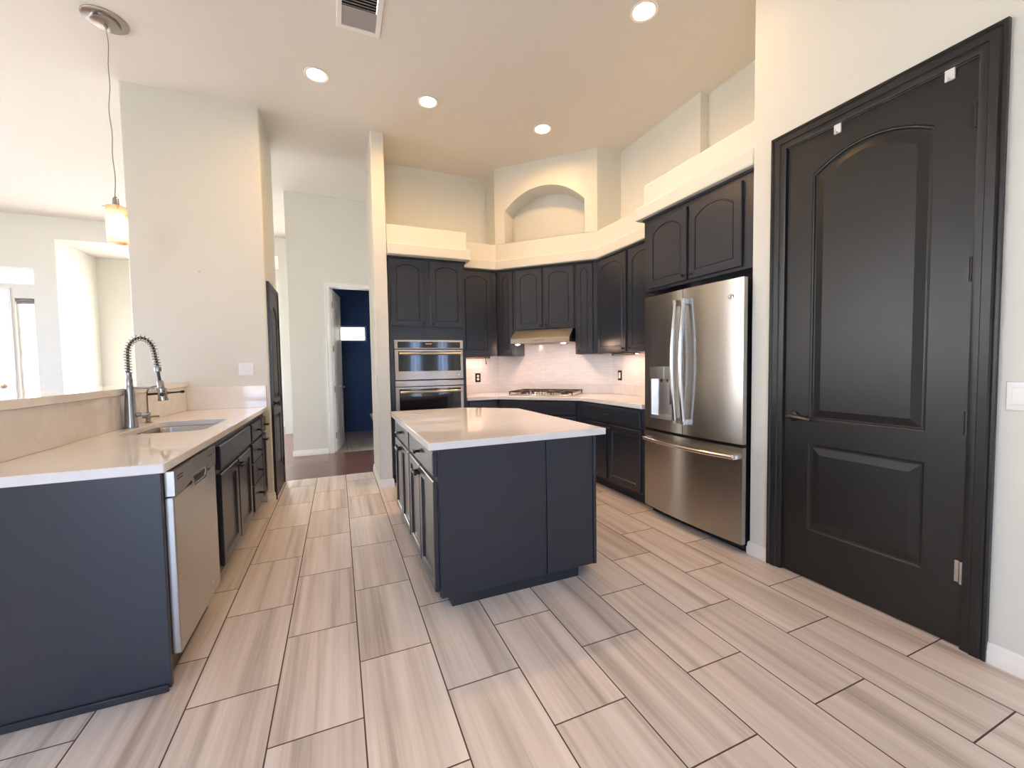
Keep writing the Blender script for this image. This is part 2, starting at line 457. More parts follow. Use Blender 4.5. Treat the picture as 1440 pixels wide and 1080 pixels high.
def struct_empty(name, loc, rotz=0.0, label=None):
    o = bpy.data.objects.new(name, None); COL.objects.link(o); o.location = loc; o.rotation_euler = (0, 0, rotz)
    o['kind'] = 'structure'
    if label: o['label'] = label
    PM[o.name] = Matrix.Translation(loc) @ Matrix.Rotation(rotz, 4, 'Z')
    return o


def rect(x0, x1, y0, y1):
    return [(x0, y0), (x1, y0), (x1, y1), (x0, y1)]


def front(y0=0.0):
    """cabinet-local front plane: u -> x, v -> z, n -> -y"""
    return lambda u, v, n: (u, y0 - n, v)


# ------------------------------------------------------------------ the room
CZ = 3.67
mb = MB(); mb.prism([(-7.2, -3.4), (4.4, -3.4), (4.4, 5.25), (-7.2, 5.25)], -0.12, 0); struct('floor', mb, 'tile')
mb = MB(); mb.prism([(-7.2, 5.25), (4.4, 5.25), (4.4, 6.66), (-0.6, 6.66), (-0.6, 10.6), (-7.2, 10.6)], -0.12, 0); struct('floor_hallway', mb, 'wood')
mb = MB(); mb.prism([(-0.6, 6.66), (4.4, 6.66), (4.4, 8.9), (-0.6, 8.9)], -0.12, 0); struct('floor_bathroom', mb, 'bath_tile')
can_holes = []
CANS = [(-0.085, 3.83), (0.83, 3.845), (2.0, 3.855), (2.003, 2.342)]
for cx, cy in CANS:
    can_holes.append([(cx + 0.078 * cos(2 * pi * i / 24), cy + 0.078 * sin(2 * pi * i / 24)) for i in range(24)])
can_holes.append(rect(0.095, 0.33, 2.90, 3.215))
mb = MB(); mb.prism([(-7.2, -3.4), (4.4, -3.4), (4.4, 5.285), (-0.605, 5.285), (-0.605, 4.5), (-7.2, 4.5)], CZ, CZ + 0.09, can_holes); struct('ceiling', mb, 'ceiling')
CH = 3.75                                # the great room and hallway ceiling steps up a little
mb = MB(); mb.prism([(-7.2, 4.45), (-0.55, 4.45), (-0.55, 5.2), (4.4, 5.2), (4.4, 9.3), (-7.2, 9.3)], CH, CH + 0.12); struct('ceiling_great_room', mb, 'ceiling')

wx = lambda x0: (lambda u, v, w: (w, u, v))      # wall in a plane of constant x: u = y, v = z
wy = lambda u, v, w: (u, w, v)                   # wall in a plane of constant y: u = x, v = z
# pantry wall with the big black door
mb = MB(); mb.plate([(-0.3, 0), (0.862, 0), (0.862, 2.515), (1.658, 2.515), (1.658, 0), (1.87, 0), (1.87, CZ), (-0.3, CZ)], [], 2.47, 2.60, wx(0))
struct('wall_right', mb, 'wall', 0.008)
mb = MB(); mb.prism(rect(3.05, 3.26, 2.83, 5.17), 0, CZ); struct('wall_kitchen_right', mb, 'wall')
mb = MB(); mb.prism(rect(3.14, 3.26, 1.75, 2.83), 0, CZ); struct('wall_refrigerator_bay', mb, 'wall')
mb = MB(); mb.prism(rect(2.60, 3.14, 1.75, 1.87), 0, CZ); struct('wall_bay_side', mb, 'wall')
mb = MB(); mb.prism([(0.505, 5.17), (3.25, 5.17), (3.25, 5.29), (0.505, 5.29)], 0, CZ); struct('wall_kitchen_rear', mb, 'wall')
mb = MB(); mb.prism([(1.987, 5.17), (3.05, 4.107), (3.05, 5.17)], 0, 2.44); struct('wall_kitchen_diagonal', mb, 'wall')
mb = MB(); mb.prism([(0.375, 4.51), (0.505, 4.51), (0.505, 5.29), (0.375, 5.29)], 0, CZ); struct('wall_hall_divider', mb, 'wall', 0.008)
mb = MB()
mb.plate([(-0.62, 0), (-0.085, 0), (-0.085, 2.455), (0.695, 2.455), (0.695, 0), (4.4, 0), (4.4, CH), (-0.62, CH)], [], 6.66, 6.78, wy)
struct('wall_hall_end', mb, 'wall', 0.006)
# closet column between peninsula and hallway
mb = MB(); mb.prism([(-1.6, 4.5), (-0.60, 4.5), (-0.60, 5.28), (-1.6, 5.28)], 0, CH); struct('wall_closet', mb, 'wall', 0.014)
# great room (its far wall, entry and bay)
KF = 1.0333
kx = lambda x: x * KF
kz = lambda z: max(0.0, CAMH + (z - CAMH) * KF)
FY = 8.75 * KF; BY = 9.93 * KF
mb = MB()
mb.plate([(-7.2, 0), (kx(-5.55), 0), (kx(-5.55), kz(2.47)), (kx(-4.60), kz(2.47)), (kx(-4.60), 0), (kx(-3.99), 0), (kx(-3.99), kz(3.33)), (kx(-0.95), kz(3.33)), (kx(-0.95), 0), (-0.60, 0), (-0.60, CH), (-7.2, CH)],
         [rect(kx(-4.485), kx(-4.265), 0.15, kz(2.40)), rect(kx(-5.9), kx(-4.25), kz(2.61), kz(2.865))], FY, FY + 0.15, wy)
struct('wall_far', mb, 'wall')
mb = MB(); mb.plate(rect(FY + 0.15, BY, 0, kz(3.33)), [], kx(-3.99) - 0.12, kx(-3.99), wx(0)); struct('wall_bay_left', mb, 'wall')
mb = MB(); mb.plate(rect(FY + 0.15, BY, 0, kz(3.33)), [], kx(-0.95), kx(-0.95) + 0.12, wx(0)); struct('wall_bay_right', mb, 'wall')
mb = MB(); mb.plate(rect(kx(-3.99) - 0.12, kx(-0.95) + 0.12, 0, kz(3.33)), [rect(-3.5, -1.35, 0.35, 3.0)], BY, BY + 0.12, wy); struct('wall_bay_rear', mb, 'wall')
mb = MB(); mb.prism(rect(kx(-3.99) - 0.12, kx(-0.95) + 0.12, FY + 0.15, BY + 0.12), kz(3.33), kz(3.33) + 0.12); struct('ceiling_bay', mb, 'ceiling')
mb = MB(); mb.plate(rect(-3.4, FY + 0.15, 0, CH), [rect(2.2, 3.3, 0.2, 2.9), rect(3.7, 6.9, 0.2, 2.9)], -7.2, -7.05, wx(0)); struct('wall_left', mb, 'wall')
mb = MB(); mb.plate(rect(-7.05, 4.4, 0, CZ), [rect(-2.8, -0.7, 0.25, 2.45), rect(1.95, 2.28, 0.45, 2.3), rect(2.76, 3.09, 0.45, 2.3)], -3.35, -3.2, wy); struct('wall_behind', mb, 'wall')
mb = MB(); mb.plate(rect(-3.35, 8.9, 0, CH), [rect(5.5, 6.4, 0.3, 2.7)], 4.28, 4.4, wx(0)); struct('wall_outer_right', mb, 'wall')
# bathroom shell
mb = MB(); mb.plate(rect(-0.595, 2.5, 0, CZ), [rect(-0.12, 0.545, 1.785, 2.085)], 8.75, 8.90, wy); struct('wall_bathroom_rear', mb, 'navy')
mb = MB(); mb.plate(rect(6.78, 8.75, 0, CZ), [], -0.595, -0.48, wx(0)); struct('wall_bathroom_left', mb, 'navy')
mb = MB(); mb.plate(rect(6.78, FY + 0.15, 0, CH), [], -0.62, -0.601, wx(0)); struct('wall_great_room_right', mb, 'wall')
mb = MB(); mb.plate(rect(6.78, 8.75, 0, CZ), [], 1.25, 1.37, wx(0)); struct('wall_bathroom_right', mb, 'navy')
mb = MB(); mb.prism([(-40, -40), (40, -40), (40, 40), (-40, 40)], -0.35, -0.25); struct('ground', mb, 'concrete')

# pony wall behind the peninsula
mb = MB(); mb.prism(rect(-1.40, -1.262, 1.995, 4.5), 0, 1.12); struct('wall_peninsula', mb, 'wall')

# soffits above the wall cabinets: a ledge that follows the three runs
mb = MB()
mb.prism([(1.375, 4.85), (1.84, 4.85), (2.73, 3.96), (2.73, 2.965), (3.05, 2.965), (3.05, 4.107), (1.987, 5.17), (1.375, 5.17)], 2.445, 2.757)
struct('wall_soffit_ledge', mb, 'wall', 0.008)
mb = MB(); o_ = 0.045
mb.prism([(1.38, 4.80), (1.82, 4.80), (2.685, 3.935), (2.685, 3.02), (2.735, 3.02), (2.735, 3.962), (1.842, 4.855), (1.38, 4.855)], 2.438, 2.55)
struct('trim_1', mb, 'wall', 0.01, label='cream band moulding under the soffit ledge')
mb = MB(); mb.prism(rect(0.507, 1.372, 4.53, 5.17), 2.5, 2.76); struct('wall_soffit_oven', mb, 'wall', 0.006)
mb = MB(); mb.prism(rect(0.507, 1.405, 4.455, 4.80), 2.438, 2.55); struct('trim_2', mb, 'wall', 0.01)
mb = MB(); mb.prism(rect(2.525, 3.14, 1.872, 2.96), 2.53, 2.82); struct('wall_soffit_refrigerator', mb, 'wall', 0.006)
mb = MB(); mb.prism(rect(2.472, 2.80, 1.874, 3.015), 2.521, 2.626); struct('trim_3', mb, 'wall', 0.01)

# tower with the arched niche above the range
s2 = 0.70710678
dg = lambda s, z, w: ((6.69 * s2 + w) * s2 + s * s2, (6.69 * s2 + w) * s2 - s * s2, z)   # diagonal plane: s along, w depth
def niche_outline(ins, N=20):
    l, r, b = -2.0 + ins, -1.012 - ins, 2.757
    sp, top = 3.14, 3.368 - ins
    pts = [(l, b), (r, b), (r, sp)]
    for i in range(1, N + 1):
        k = i / (N + 1); x = r + (l - r) * k
        pts.append((x, sp + (top - sp) * sqrt(max(0, 1 - (2 * k - 1) ** 2)) ** 0.9 * 1.0 if False else sp + (top - sp) * (1 - abs(2 * k - 1) ** 2.2)))
    pts.append((l, sp))
    return pts
L0 = niche_outline(0)
sl, sr = -2.1284, -0.8697
outer = []
for i, (s_, z_) in enumerate(L0):
    if i == 0: outer.append((sl, 2.757))
    elif i == 1: outer.append((sr, 2.757))
    elif i == 2: outer.append((sr, CZ))
    elif i == len(L0) - 1: outer.append((sl, CZ))
    else:
        k = (i - 2) / (len(L0) - 3); outer.append((sr + (sl - sr) * k, CZ))
mb = MB()
mb.loops([[dg(s, z, 0) for s, z in outer], [dg(s, z, 0) for s, z in L0], [dg(s, z, 0.012) for s, z in niche_outline(0.006)], [dg(s, z, 0.28) for s, z in niche_outline(0.006)]], False, True)
A = dg(sl, 2.757, 0); B = dg(sr, 2.757, 0)
for x0, y0, x1, y1 in ((A[0], A[1], 1.84, 5.17), (B[0], B[1], 3.05, 3.96)):
    vs = [mb.v((x0, y0, 2.757)), mb.v((x1, y1, 2.757)), mb.v((x1, y1, CZ)), mb.v((x0, y0, CZ))]; mb.face(vs)
struct('wall_niche', mb, 'wall')

# backsplash tile (three runs) and quartz upstand
def splash(z0, z1, t, material, name):
    mb = MB()
    d = 7.157 - 1.4142 * t
    mb.prism([(1.352, 5.168), (1.988, 5.168), (3.048, 4.108), (3.048, 2.862), (3.048 - t, 2.862), (3.048 - t, d - 3.048 + t), (d - 5.168 + t, 5.168 - t), (1.352, 5.168 - t)], z0, z1)
    return struct(name, mb, material)
splash(1.025, 1.70, 0.008, 'mosaic', 'trim_4')
splash(0.9105, 1.024, 0.010, 'quartz_splash', 'trim_5')

# baseboards
def baseboard(name, path, h=0.085, t=0.013):
    mb = MB()
    prof = [(0, 0), (t, 0), (t, h * 0.55), (t * 0.75, h * 0.62), (t * 0.75, h * 0.8), (t * 0.35, h), (0, h)]
    P = [Vector(p) for p in path]; L = []
    for i, p in enumerate(P):
        d0 = (P[i] - P[i - 1]).normalized() if i else (P[1] - P[0]).normalized()
        d1 = (P[i + 1] - P[i]).normalized() if i < len(P) - 1 else d0
        n0 = Vector((-d0.y, d0.x)); n1 = Vector((-d1.y, d1.x)); m = (n0 + n1).normalized(); m = m / max(0.3, m.dot(n0))
        L.append([(p.x + m.x * o, p.y + m.y * o, z) for o, z in prof])
    mb.loops(L); return struct(name, mb, 'white')
baseboard('baseboard_right', [(2.47, -0.3), (2.47, 0.795)])
baseboard('baseboard_right_corner', [(2.47, 1.735), (2.47, 1.871), (2.60, 1.871)])
baseboard('baseboard_closet', [(-0.60, 4.525), (-0.60, 4.499), (-0.655, 4.499)])
baseboard('baseboard_divider', [(0.506, 4.515), (0.506, 4.509), (0.374, 4.509), (0.374, 5.291), (0.505, 5.291)])
baseboard('baseboard_hall', [(-0.16, 6.659), (-0.621, 6.659), (-0.621, 8.9)])
baseboard('baseboard_bay', [(kx(-0.95) - 0.01, BY - 0.001), (kx(-3.99) + 0.01, BY - 0.001)], 0.12)

# ------------------------------------------------------------------ doors of the room
CASING = [(0.0, 0.0), (0.0, 0.010), (0.012, 0.014), (0.028, 0.014), (0.032, 0.019), (0.060, 0.021), (0.066, 0.016), (0.074, 0.022), (0.083, 0.022), (0.083, 0.0)]
DOORPROF = lambda fr, th: [(fr, th), (fr + 0.006, th - 0.004), (fr + 0.012, th - 0.009), (fr + 0.020, th - 0.009), (fr + 0.055, th - 0.002)]

def leaf_mesh(mb, w, h, fn, th, stile, split_z, low, upp, arch):
    """two-panel interior door; low = (z0, z1), upp = (z0, z1 at crown)"""
    def half(v0, v1, p0, p1, a):
        n = 14 if a else 0
        def pan(ins):
            l, r, b, t = stile + ins, w - stile - ins, p0 + ins, p1 - ins
            pts = [(l, b), (r, b), (r, t - a)]
            for i in range(1, n + 1):
                k = i / (n + 1); pts.append((r + (l - r) * k, t - a + a * (1 - (2 * k - 1) ** 2)))
            pts.append((l, t - a)); return pts
        def out():
            pts = [(0, v0), (w, v0), (w, v1)]
            for i in range(1, n + 1): pts.append((w - w * i / (n + 1), v1))
            pts.append((0, v1)); return pts
        L = [[fn(x, y, 0) for x, y in out()], [fn(x, y, th) for x, y in out()]]
        for ins, d in ((0, th), (0.004, th - 0.005), (0.009, th - 0.006), (0.013, th - 0.013), (0.020, th - 0.013), (0.058, th - 0.003), (0.060, th - 0.003)):
            L.append([fn(x, y, d) for x, y in pan(ins)])
        mb.loops(L)
    half(0, split_z, low[0], low[1], 0); half(split_z, h, upp[0], upp[1], arch)

def lever(parent, at, nrm, along, material, length=0.115):
    """lever handle: rose and lever"""
    at = Vector(at); nrm = Vector(nrm); along = Vector(along)
    mb = MB()
    mb.lathe([(0.030, 0), (0.032, 0.004), (0.027, 0.012), (0.012, 0.016), (0.011, 0.045)], at, nrm)
    p = at + nrm * 0.045
    pts = [p - along * 0.018, p, p + along * 0.03, p + along * (length * 0.6) - Vector((0, 0, 0.004)), p + along * length - Vector((0, 0, 0.010)) - nrm * 0.006]
    mb.tube(pts, 0.009, 10, rad=[0.010, 0.014, 0.013, 0.011, 0.009])
    return build('handle', mb, material, parent)

# pantry door: local frame on the wall x = 2.47, u runs towards -y from the latch side
d1 = struct_empty('door_1', (2.47, 1.655, 0), -pi / 2, 'tall black two-panel pantry door with arched upper panel')
fn = front(0.0)
mb = MB(); leaf_mesh(mb, 0.786, 2.505, lambda u, v, n: (u, 0.042 - n, v + 0.006), 0.035, 0.137, 0.86, (0.287, 0.787), (0.925, 2.385), 0.085)
build('door_leaf', mb, 'door', d1, smooth=12)
mb = MB(); mb.moulding([(-0.002, 0.002), (-0.002, 2.512), (0.79, 2.512), (0.79, 0.002)], [(o, n) for o, n in CASING], lambda u, v, n: (u, -n, v))
build('casing', mb, 'door', d1)
mb = MB(); mb.box(-0.002, 0.0, 0.0, 0.12, 0.002, 2.512); mb.box(0.788, 0.79, 0.0, 0.12, 0.002, 2.512); mb.box(0, 0.788, 0.045, 0.06, 0.0, 2.512); build('jamb', mb, 'door', d1)
lever(d1, (0.055, 0.007, 0.945), (0, -1, 0), (1, 0, 0), 'bronze')
for i, z in enumerate((2.276, 1.644, 0.993, 0.338)):
    mb = MB(); mb.cyl((0.787, -0.004, z - 0.05), (0.787, -0.004, z + 0.05), 0.008, n=12); mb.box(0.762, 0.787, 0.004, 0.006, z - 0.048, z + 0.048)
    h = build('hinge', mb, 'nickel' if i == 3 else 'bronze', d1, smooth=30)
    if i == 3: h['label'] = 'bare nickel hinge at the bottom of the black door'
for y, lab in ((1.392, 'small white hook hanging over the black pantry door, nearer the refrigerator'), (0.957, 'small white hook hanging over the black pantry door, nearer the hinges')):
    t = thing('over_door_hook', lab, 'hook', (2.47, y, 2.487), -pi / 2, 'over-door hooks')
    mb = MB(); mb.box(-0.016, 0.016, -0.0035, 0.0055, -0.022, 0.027); mb.box(-0.016, 0.016, 0.0, 0.04, 0.0245, 0.027); build('strap', mb, 'plate', t)
    mb = MB(); mb.tube([(0, -0.005, -0.016), (0, -0.018, -0.02), (0, -0.024, -0.012), (0, -0.024, -0.004)], 0.004, 8); build('hook', mb, 'plate', t)

# closet door on the column (facing +x)
d2 = struct_empty('door_2', (-0.60, 4.595, 0), pi / 2, 'narrow black closet door on the side of the column')
mb = MB(); leaf_mesh(mb, 0.575, 2.03, lambda u, v, n: (u, -n, v + 0.006), 0.012, 0.10, 0.86, (0.25, 0.80), (0.96, 1.90), 0.06); build('door_leaf', mb, 'door', d2, smooth=12)
mb = MB(); mb.moulding([(-0.006, 0.002), (-0.006, 2.04), (0.581, 2.04), (0.581, 0.002)], [(o * 0.7, n) for o, n in CASING], lambda u, v, n: (u, -n, v)); build('casing', mb, 'door', d2)
for z in (1.75, 0.95, 0.25):
    mb = MB(); mb.cyl((0.577, -0.016, z - 0.045), (0.577, -0.016, z + 0.045), 0.007, n=10); build('hinge', mb, 'bronze', d2)
mb = MB(); mb.lathe([(0.028, 0), (0.028, 0.004), (0.012, 0.012), (0.011, 0.03), (0.026, 0.038), (0.024, 0.055), (0.01, 0.06)], (0.05, -0.012, 0.93), (0, -1, 0)); build('knob', mb, 'bronze', d2)

# bathroom doorway and open white door
mb = MB(); mb.moulding([(-0.085, 0.002), (-0.085, 2.455), (0.695, 2.455), (0.695, 0.002)], [(o * 0.72, n) for o, n in CASING], lambda u, v, n: (u, 6.66 - n, v))
mb.moulding([(-0.085, 0.002), (-0.085, 2.455), (0.695, 2.455), (0.695, 0.002)], [(o * 0.72, n) for o, n in CASING], lambda u, v, n: (u, 6.78 + n, v))
mb.box(-0.085, -0.078, 6.66, 6.78, 0, 2.455); mb.box(0.688, 0.695, 6.66, 6.78, 0, 2.455); mb.box(-0.078, 0.688, 6.66, 6.78, 2.448, 2.455)
struct('trim_6', mb, 'white')
d3 = struct_empty('door_3', (-0.068, 6.742, 0), radians(81), 'white bathroom door standing open')
mb = MB(); leaf_mesh(mb, 0.755, 2.43, lambda u, v, n: (u, -n, v + 0.008), 0.02, 0.12, 0.86, (0.26, 0.80), (0.95, 2.30), 0.08)
leaf_mesh(mb, 0.755, 2.43, lambda u, v, n: (u, 0.0 + n, v + 0.008), 0.02, 0.12, 0.86, (0.26, 0.80), (0.95, 2.30), 0.08)
build('door_leaf', mb, 'white', d3, smooth=12)
lever(d3, (0.69, -0.02, 0.95), (0, -1, 0), (-1, 0, 0), 'nickel')
for z in (2.2, 1.55, 0.95, 0.25):
    mb = MB(); mb.cyl((-0.004, -0.020, z - 0.045), (-0.004, -0.020, z + 0.045), 0.007, n=10); mb.box(0.0, 0.03, -0.0215, -0.02, z - 0.043, z + 0.043); build('hinge', mb, 'nickel', d3)

# front door of the house (far left)
d4 = struct_empty('door_4', (kx(-5.545), FY, 0), 0, 'white entry door in the far wall')
mb = MB(); leaf_mesh(mb, 0.97, 2.49, lambda u, v, n: (u, 0.06 - n, v + 0.008), 0.045, 0.13, 0.86, (0.26, 0.80), (0.95, 2.30), 0.08); build('door_leaf', mb, 'white', d4, smooth=12)
mb = MB(); mb.moulding([(-0.005, 0.002), (-0.005, 2.51), (0.976, 2.51), (0.976, 0.002)], [(o, n) for o, n in CASING], lambda u, v, n: (u, -n, v)); build('casing', mb, 'white', d4)
lever(d4, (0.90, 0.012, 1.06), (0, -1, 0), (-1, 0, 0), 'gold')

# ------------------------------------------------------------------ windows
def window(name, cx, cz, w, h, plane, at, thick=0.12, mull_v=0, mull_h=0, side=1, fw_=0.04):
    """frame with mullions and a glass pane; plane 'y' or 'x'"""
    o = struct_empty(name, (cx, at, cz - h / 2) if plane == 'y' else (at, cx, cz - h / 2), 0 if plane == 'y' else pi / 2)
    mb = MB(); y0, y1 = 0.03, 0.09
    if plane == 'x': y0, y1 = (0.03, 0.09)
    g = 0.002
    mb.plate(rect(-w / 2 + g, w / 2 - g, g, h - g), [rect(-w / 2 + fw_, w / 2 - fw_, fw_, h - fw_)], y0, y1, lambda u, v, q: (u, q, v))
    for i in range(mull_v):
        x = -w / 2 + w * (i + 1) / (mull_v + 1); mb.box(x - 0.02, x + 0.02, y0, y1, fw_, h - fw_)
    for i in range(mull_h):
        z = h * (i + 1) / (mull_h + 1); mb.box(-w / 2 + fw_, w / 2 - fw_, y0, y1, z - 0.02, z + 0.02)
    build('window_frame', mb, 'white', o)
    mb = MB(); mb.box(-w / 2 + fw_ * 0.5, w / 2 - fw_ * 0.5, 0.058, 0.062, fw_ * 0.5, h - fw_ * 0.5); build('pane', mb, 'pane', o)
    return o
window('window_1', kx(-4.375), (0.15 + kz(2.40)) / 2, 0.22 * KF, kz(2.40) - 0.15, 'y', FY + 0.01, fw_=0.03)
window('window_2', kx(-5.075), kz(2.7375), 1.65 * KF, 0.255 * KF, 'y', FY + 0.01, fw_=0.03)
window('window_3', 0.2125, 1.935, 0.665, 0.30, 'y', 8.76, fw_=0.03)
window('window_4', -2.425, 1.675, 2.15, 2.65, 'y', BY, mull_v=1)
window('added_window_5', -1.75, 1.35, 2.1, 2.2, 'y', -3.33, mull_v=1)  # unseen, invented to bring blue daylight from behind the camera
window('window_6', 2.115, 1.375, 0.33, 1.85, 'y', -3.33, mull_v=2)
window('window_7', 2.925, 1.375, 0.33, 1.85, 'y', -3.33, mull_v=2)
window('added_window_8', 2.75, 1.55, 1.1, 2.7, 'x', -7.05 - 0.03)  # unseen, invented for side daylight and the refrigerator's bright reflection
window('added_window_9', 5.3, 1.55, 3.2, 2.7, 'x', -7.05 - 0.03, mull_v=2)  # unseen, invented and sized to light the great room
window('added_window_10', 5.95, 1.5, 0.9, 2.4, 'x', 4.41)  # unseen, added to brighten the hallway
# rolled shade at the top of the sidelight
t = thing('roller_shade', 'rolled grey shade at the top of the narrow sidelight beside the entry door', 'window shade', (kx(-4.375), FY + 0.005, kz(2.37)))
mb = MB(); mb.cyl((-0.105, 0.015, 0), (0.105, 0.015, 0), 0.022, n=14); build('roll', mb, mat('grey_fabric', (0.25, 0.23, 0.22), 0.8), t)
mb = MB(); mb.box(-0.1, 0.1, 0.010, 0.014, -0.055, -0.0225); build('hem', mb, mat('grey_hem', (0.22, 0.2, 0.19), 0.8), t)

# ------------------------------------------------------------------ cabinet kit
def knob(parent, u, z, y, material='bronze'):
    mb = MB(); mb.lathe([(0.009, 0), (0.006, 0.004), (0.006, 0.014), (0.014, 0.019), (0.0155, 0.025), (0.011, 0.030), (0.002, 0.031)], (u, y, z), (0, -1, 0), 14)
    return build('knob', mb, material, parent)

def bar_knob(parent, u, z, y, material='bronze', w=0.040, horizontal=True):
    """T-shaped pull on a single post with a twisted bar"""
    mb = MB(); mb.lathe([(0.013, 0), (0.009, 0.005), (0.008, 0.030)], (u, y, z), (0, -1, 0), 12)
    ax = Vector((1, 0, 0)) if horizontal else Vector((0, 0, 1)); c = Vector((u, y - 0.034, z))
    mb.tube([c - ax * w, c - ax * w * 0.8, c - ax * w * 0.3, c, c + ax * w * 0.3, c + ax * w * 0.8, c + ax * w], 0.006, 10, rad=[0.005, 0.009, 0.008, 0.011, 0.008, 0.009, 0.005])
    return build('knob', mb, material, parent)

def cab_door(parent, u0, u1, z0, z1, arch=0.0, fr=0.055, kn=None, y0=-0.0015, th=0.02, recessed=False, kind='knob', name='door'):
    mb = MB()
    prof = [(fr, th), (fr + 0.004, th - 0.004), (fr + 0.008, th - 0.012), (fr + 0.012, th - 0.012)] if recessed else None
    mb.panel(u0, u1, z0, z1, lambda u, v, n: (u, y0 - n, v), th, fr, arch, prof)
    d = build(name, mb, 'cab', parent, smooth=12)
    if kn:
        (knob if kind == 'knob' else bar_knob)(d, kn[0], kn[1], y0 - th)
    return d

def drawer(parent, u0, u1, z0, z1, pulls=(0.5,), y0=-0.0015, th=0.02, kind='bar'):
    mb = MB(); mb.panel(u0, u1, z0, z1, lambda u, v, n: (u, y0 - n, v), th, 0.02, 0, [(0.012, th + 0.0), (0.016, th + 0.001)])
    d = build('drawer', mb, 'cab', parent, smooth=12)
    for k in pulls:
        (bar_knob if kind == 'bar' else knob)(d, u0 + (u1 - u0) * k, (z0 + z1) / 2, y0 - th)
    return d

def carcass(parent, u0, u1, d, z0, z1, toe=0.0, toe_in=0.07):
    mb = MB(); mb.box(u0, u1, 0, d, z0, z1); b = build('body', mb, 'cab', parent, 0.0015)
    if toe:
        mb = MB(); mb.box(u0 + 0.002, u1 - 0.002, toe_in, d, 0.001, z0 - 0.0005); build('toe_kick', mb, 'toe', parent)
    return b

# --- tall oven cabinet
oc = thing('oven_cabinet', 'tall charcoal cabinet housing the steel ovens, two arched doors above them', 'cabinet', (0.515, 4.55, 0))
mb = MB(); W_ = 0.833
mb.box(0, 0.040, 0, 0.61, 0.1, 2.42); mb.box(W_ - 0.038, W_, 0, 0.61, 0.1, 2.42)
mb.box(0.040, W_ - 0.038, 0, 0.61, 1.562, 2.42); mb.box(0.040, W_ - 0.038, 0, 0.61, 0.1, 0.44); mb.box(0.040, W_ - 0.038, 0.57, 0.61, 0.44, 1.562)
build('body', mb, 'cab', oc)
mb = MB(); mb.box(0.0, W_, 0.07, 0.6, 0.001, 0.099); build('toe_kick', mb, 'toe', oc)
mb = MB(); mb.box(-0.002, W_ + 0.012, -0.014, 0.02, 2.4205, 2.437); build('crown_strip', mb, 'cab', oc)
cab_door(oc, 0.020, 0.378, 1.70, 2.412, 0.05, kn=(0.355, 1.735))
cab_door(oc, 0.436, 0.806, 1.70, 2.412, 0.05, kn=(0.459, 1.735))
cab_door(oc, 0.020, W_ - 0.02, 0.12, 0.425, 0.0, recessed=True)

# --- microwave and wall oven
def handle_bar(parent, u0, u1, z, y, r=0.011, material='steel'):
    mb = MB(); mb.tube([(u0, y - 0.042, z), (u0 + 0.06, y - 0.046, z), ((u0 + u1) / 2, y - 0.050, z), (u1 - 0.06, y - 0.046, z), (u1, y - 0.042, z)], r, 12)
    for u in (u0 + 0.02, u1 - 0.02): mb.cyl((u, y, z), (u, y - 0.043, z), 0.008, n=10)
    return build('handle', mb, material, parent)

def emblem(parent, u, z, y, r=0.012):
    """small round maker's badge: ring with a curling monogram"""
    mb = MB(); mb.lathe([(r, 0), (r, 0.0015), (r * 0.86, 0.002), (r * 0.84, 0.0008)], (u, y, z), (0, -1, 0), 24)
    mb.tube([(u - r * .15 + r * .38 * cos(a), y - 0.0016, z + r * .42 * sin(a)) for a in [0.6 + i * 0.45 for i in range(11)]], r * 0.07, 6)
    mb.tube([(u + r * .30 - r * .25 * cos(a) * (1 if a < 3 else 0.8), y - 0.0016, z + r * .42 * sin(a)) for a in [-1.3 + i * 0.45 for i in range(8)]], r * 0.07, 6)
    return build('emblem', mb, 'chrome', parent)

mw = thing('microwave', 'steel built-in microwave with black glass window, above the wall oven', 'microwave', (0.557, 4.55, 1.125))
w = 0.752; yf = -0.024
mb = MB(); mb.box(0.004, w - 0.004, 0.0, 0.45, 0.002, 0.43); build('body', mb, 'black', mw)
mb = MB(); mb.plate(rect(0, w, 0.337, 0.431), [rect(0.036, w - 0.032, 0.345, 0.410)], yf, -0.001, lambda u, v, q: (u, q, v)); build('control_frame', mb, 'steel', mw, 0.002)
mb = MB(); mb.box(0.036, w - 0.032, yf + 0.004, -0.001, 0.345, 0.410); cp = build('control_panel', mb, 'blackgl', mw)
mb = MB(); mb.box(0.33, 0.40, yf + 0.003, yf + 0.004, 0.385, 0.394); build('clock_display', mb, 'display', cp)
mb = MB(); mb.plate(rect(0.002, w - 0.002, 0.002, 0.326), [rect(0.040, w - 0.030, 0.094, 0.306)], yf, -0.001, lambda u, v, q: (u, q, v)); md = build('door', mb, 'steel', mw, 0.003)
mb = MB(); mb.box(0.040, w - 0.030, yf + 0.003, -0.002, 0.094, 0.306); build('glass', mb, 'blackgl', md)
handle_bar(md, 0.045, w - 0.04, 0.283, yf, 0.013)
emblem(md, w - 0.05, 0.045, yf, 0.010)

wo = thing('wall_oven', 'steel wall oven with black glass door, under the microwave', 'oven', (0.557, 4.55, 0.445))
mb = MB(); mb.box(0.004, w - 0.004, 0.0, 0.5, 0.0, 0.676); build('body', mb, 'black', wo)
mb = MB(); mb.box(0, w, yf, -0.001, 0.610, 0.670); build('vent_strip', mb, 'steel', wo, 0.004)
mb = MB(); mb.plate(rect(0.002, w - 0.002, 0.004, 0.602), [rect(0.042, w - 0.036, 0.10, 0.582)], yf, -0.001, lambda u, v, q: (u, q, v)); od = build('door', mb, 'steel', wo, 0.003)
mb = MB(); mb.box(0.042, w - 0.036, yf + 0.003, -0.002, 0.10, 0.582); build('glass', mb, 'blackgl', od)
handle_bar(od, 0.045, w - 0.04, 0.552, yf, 0.013)

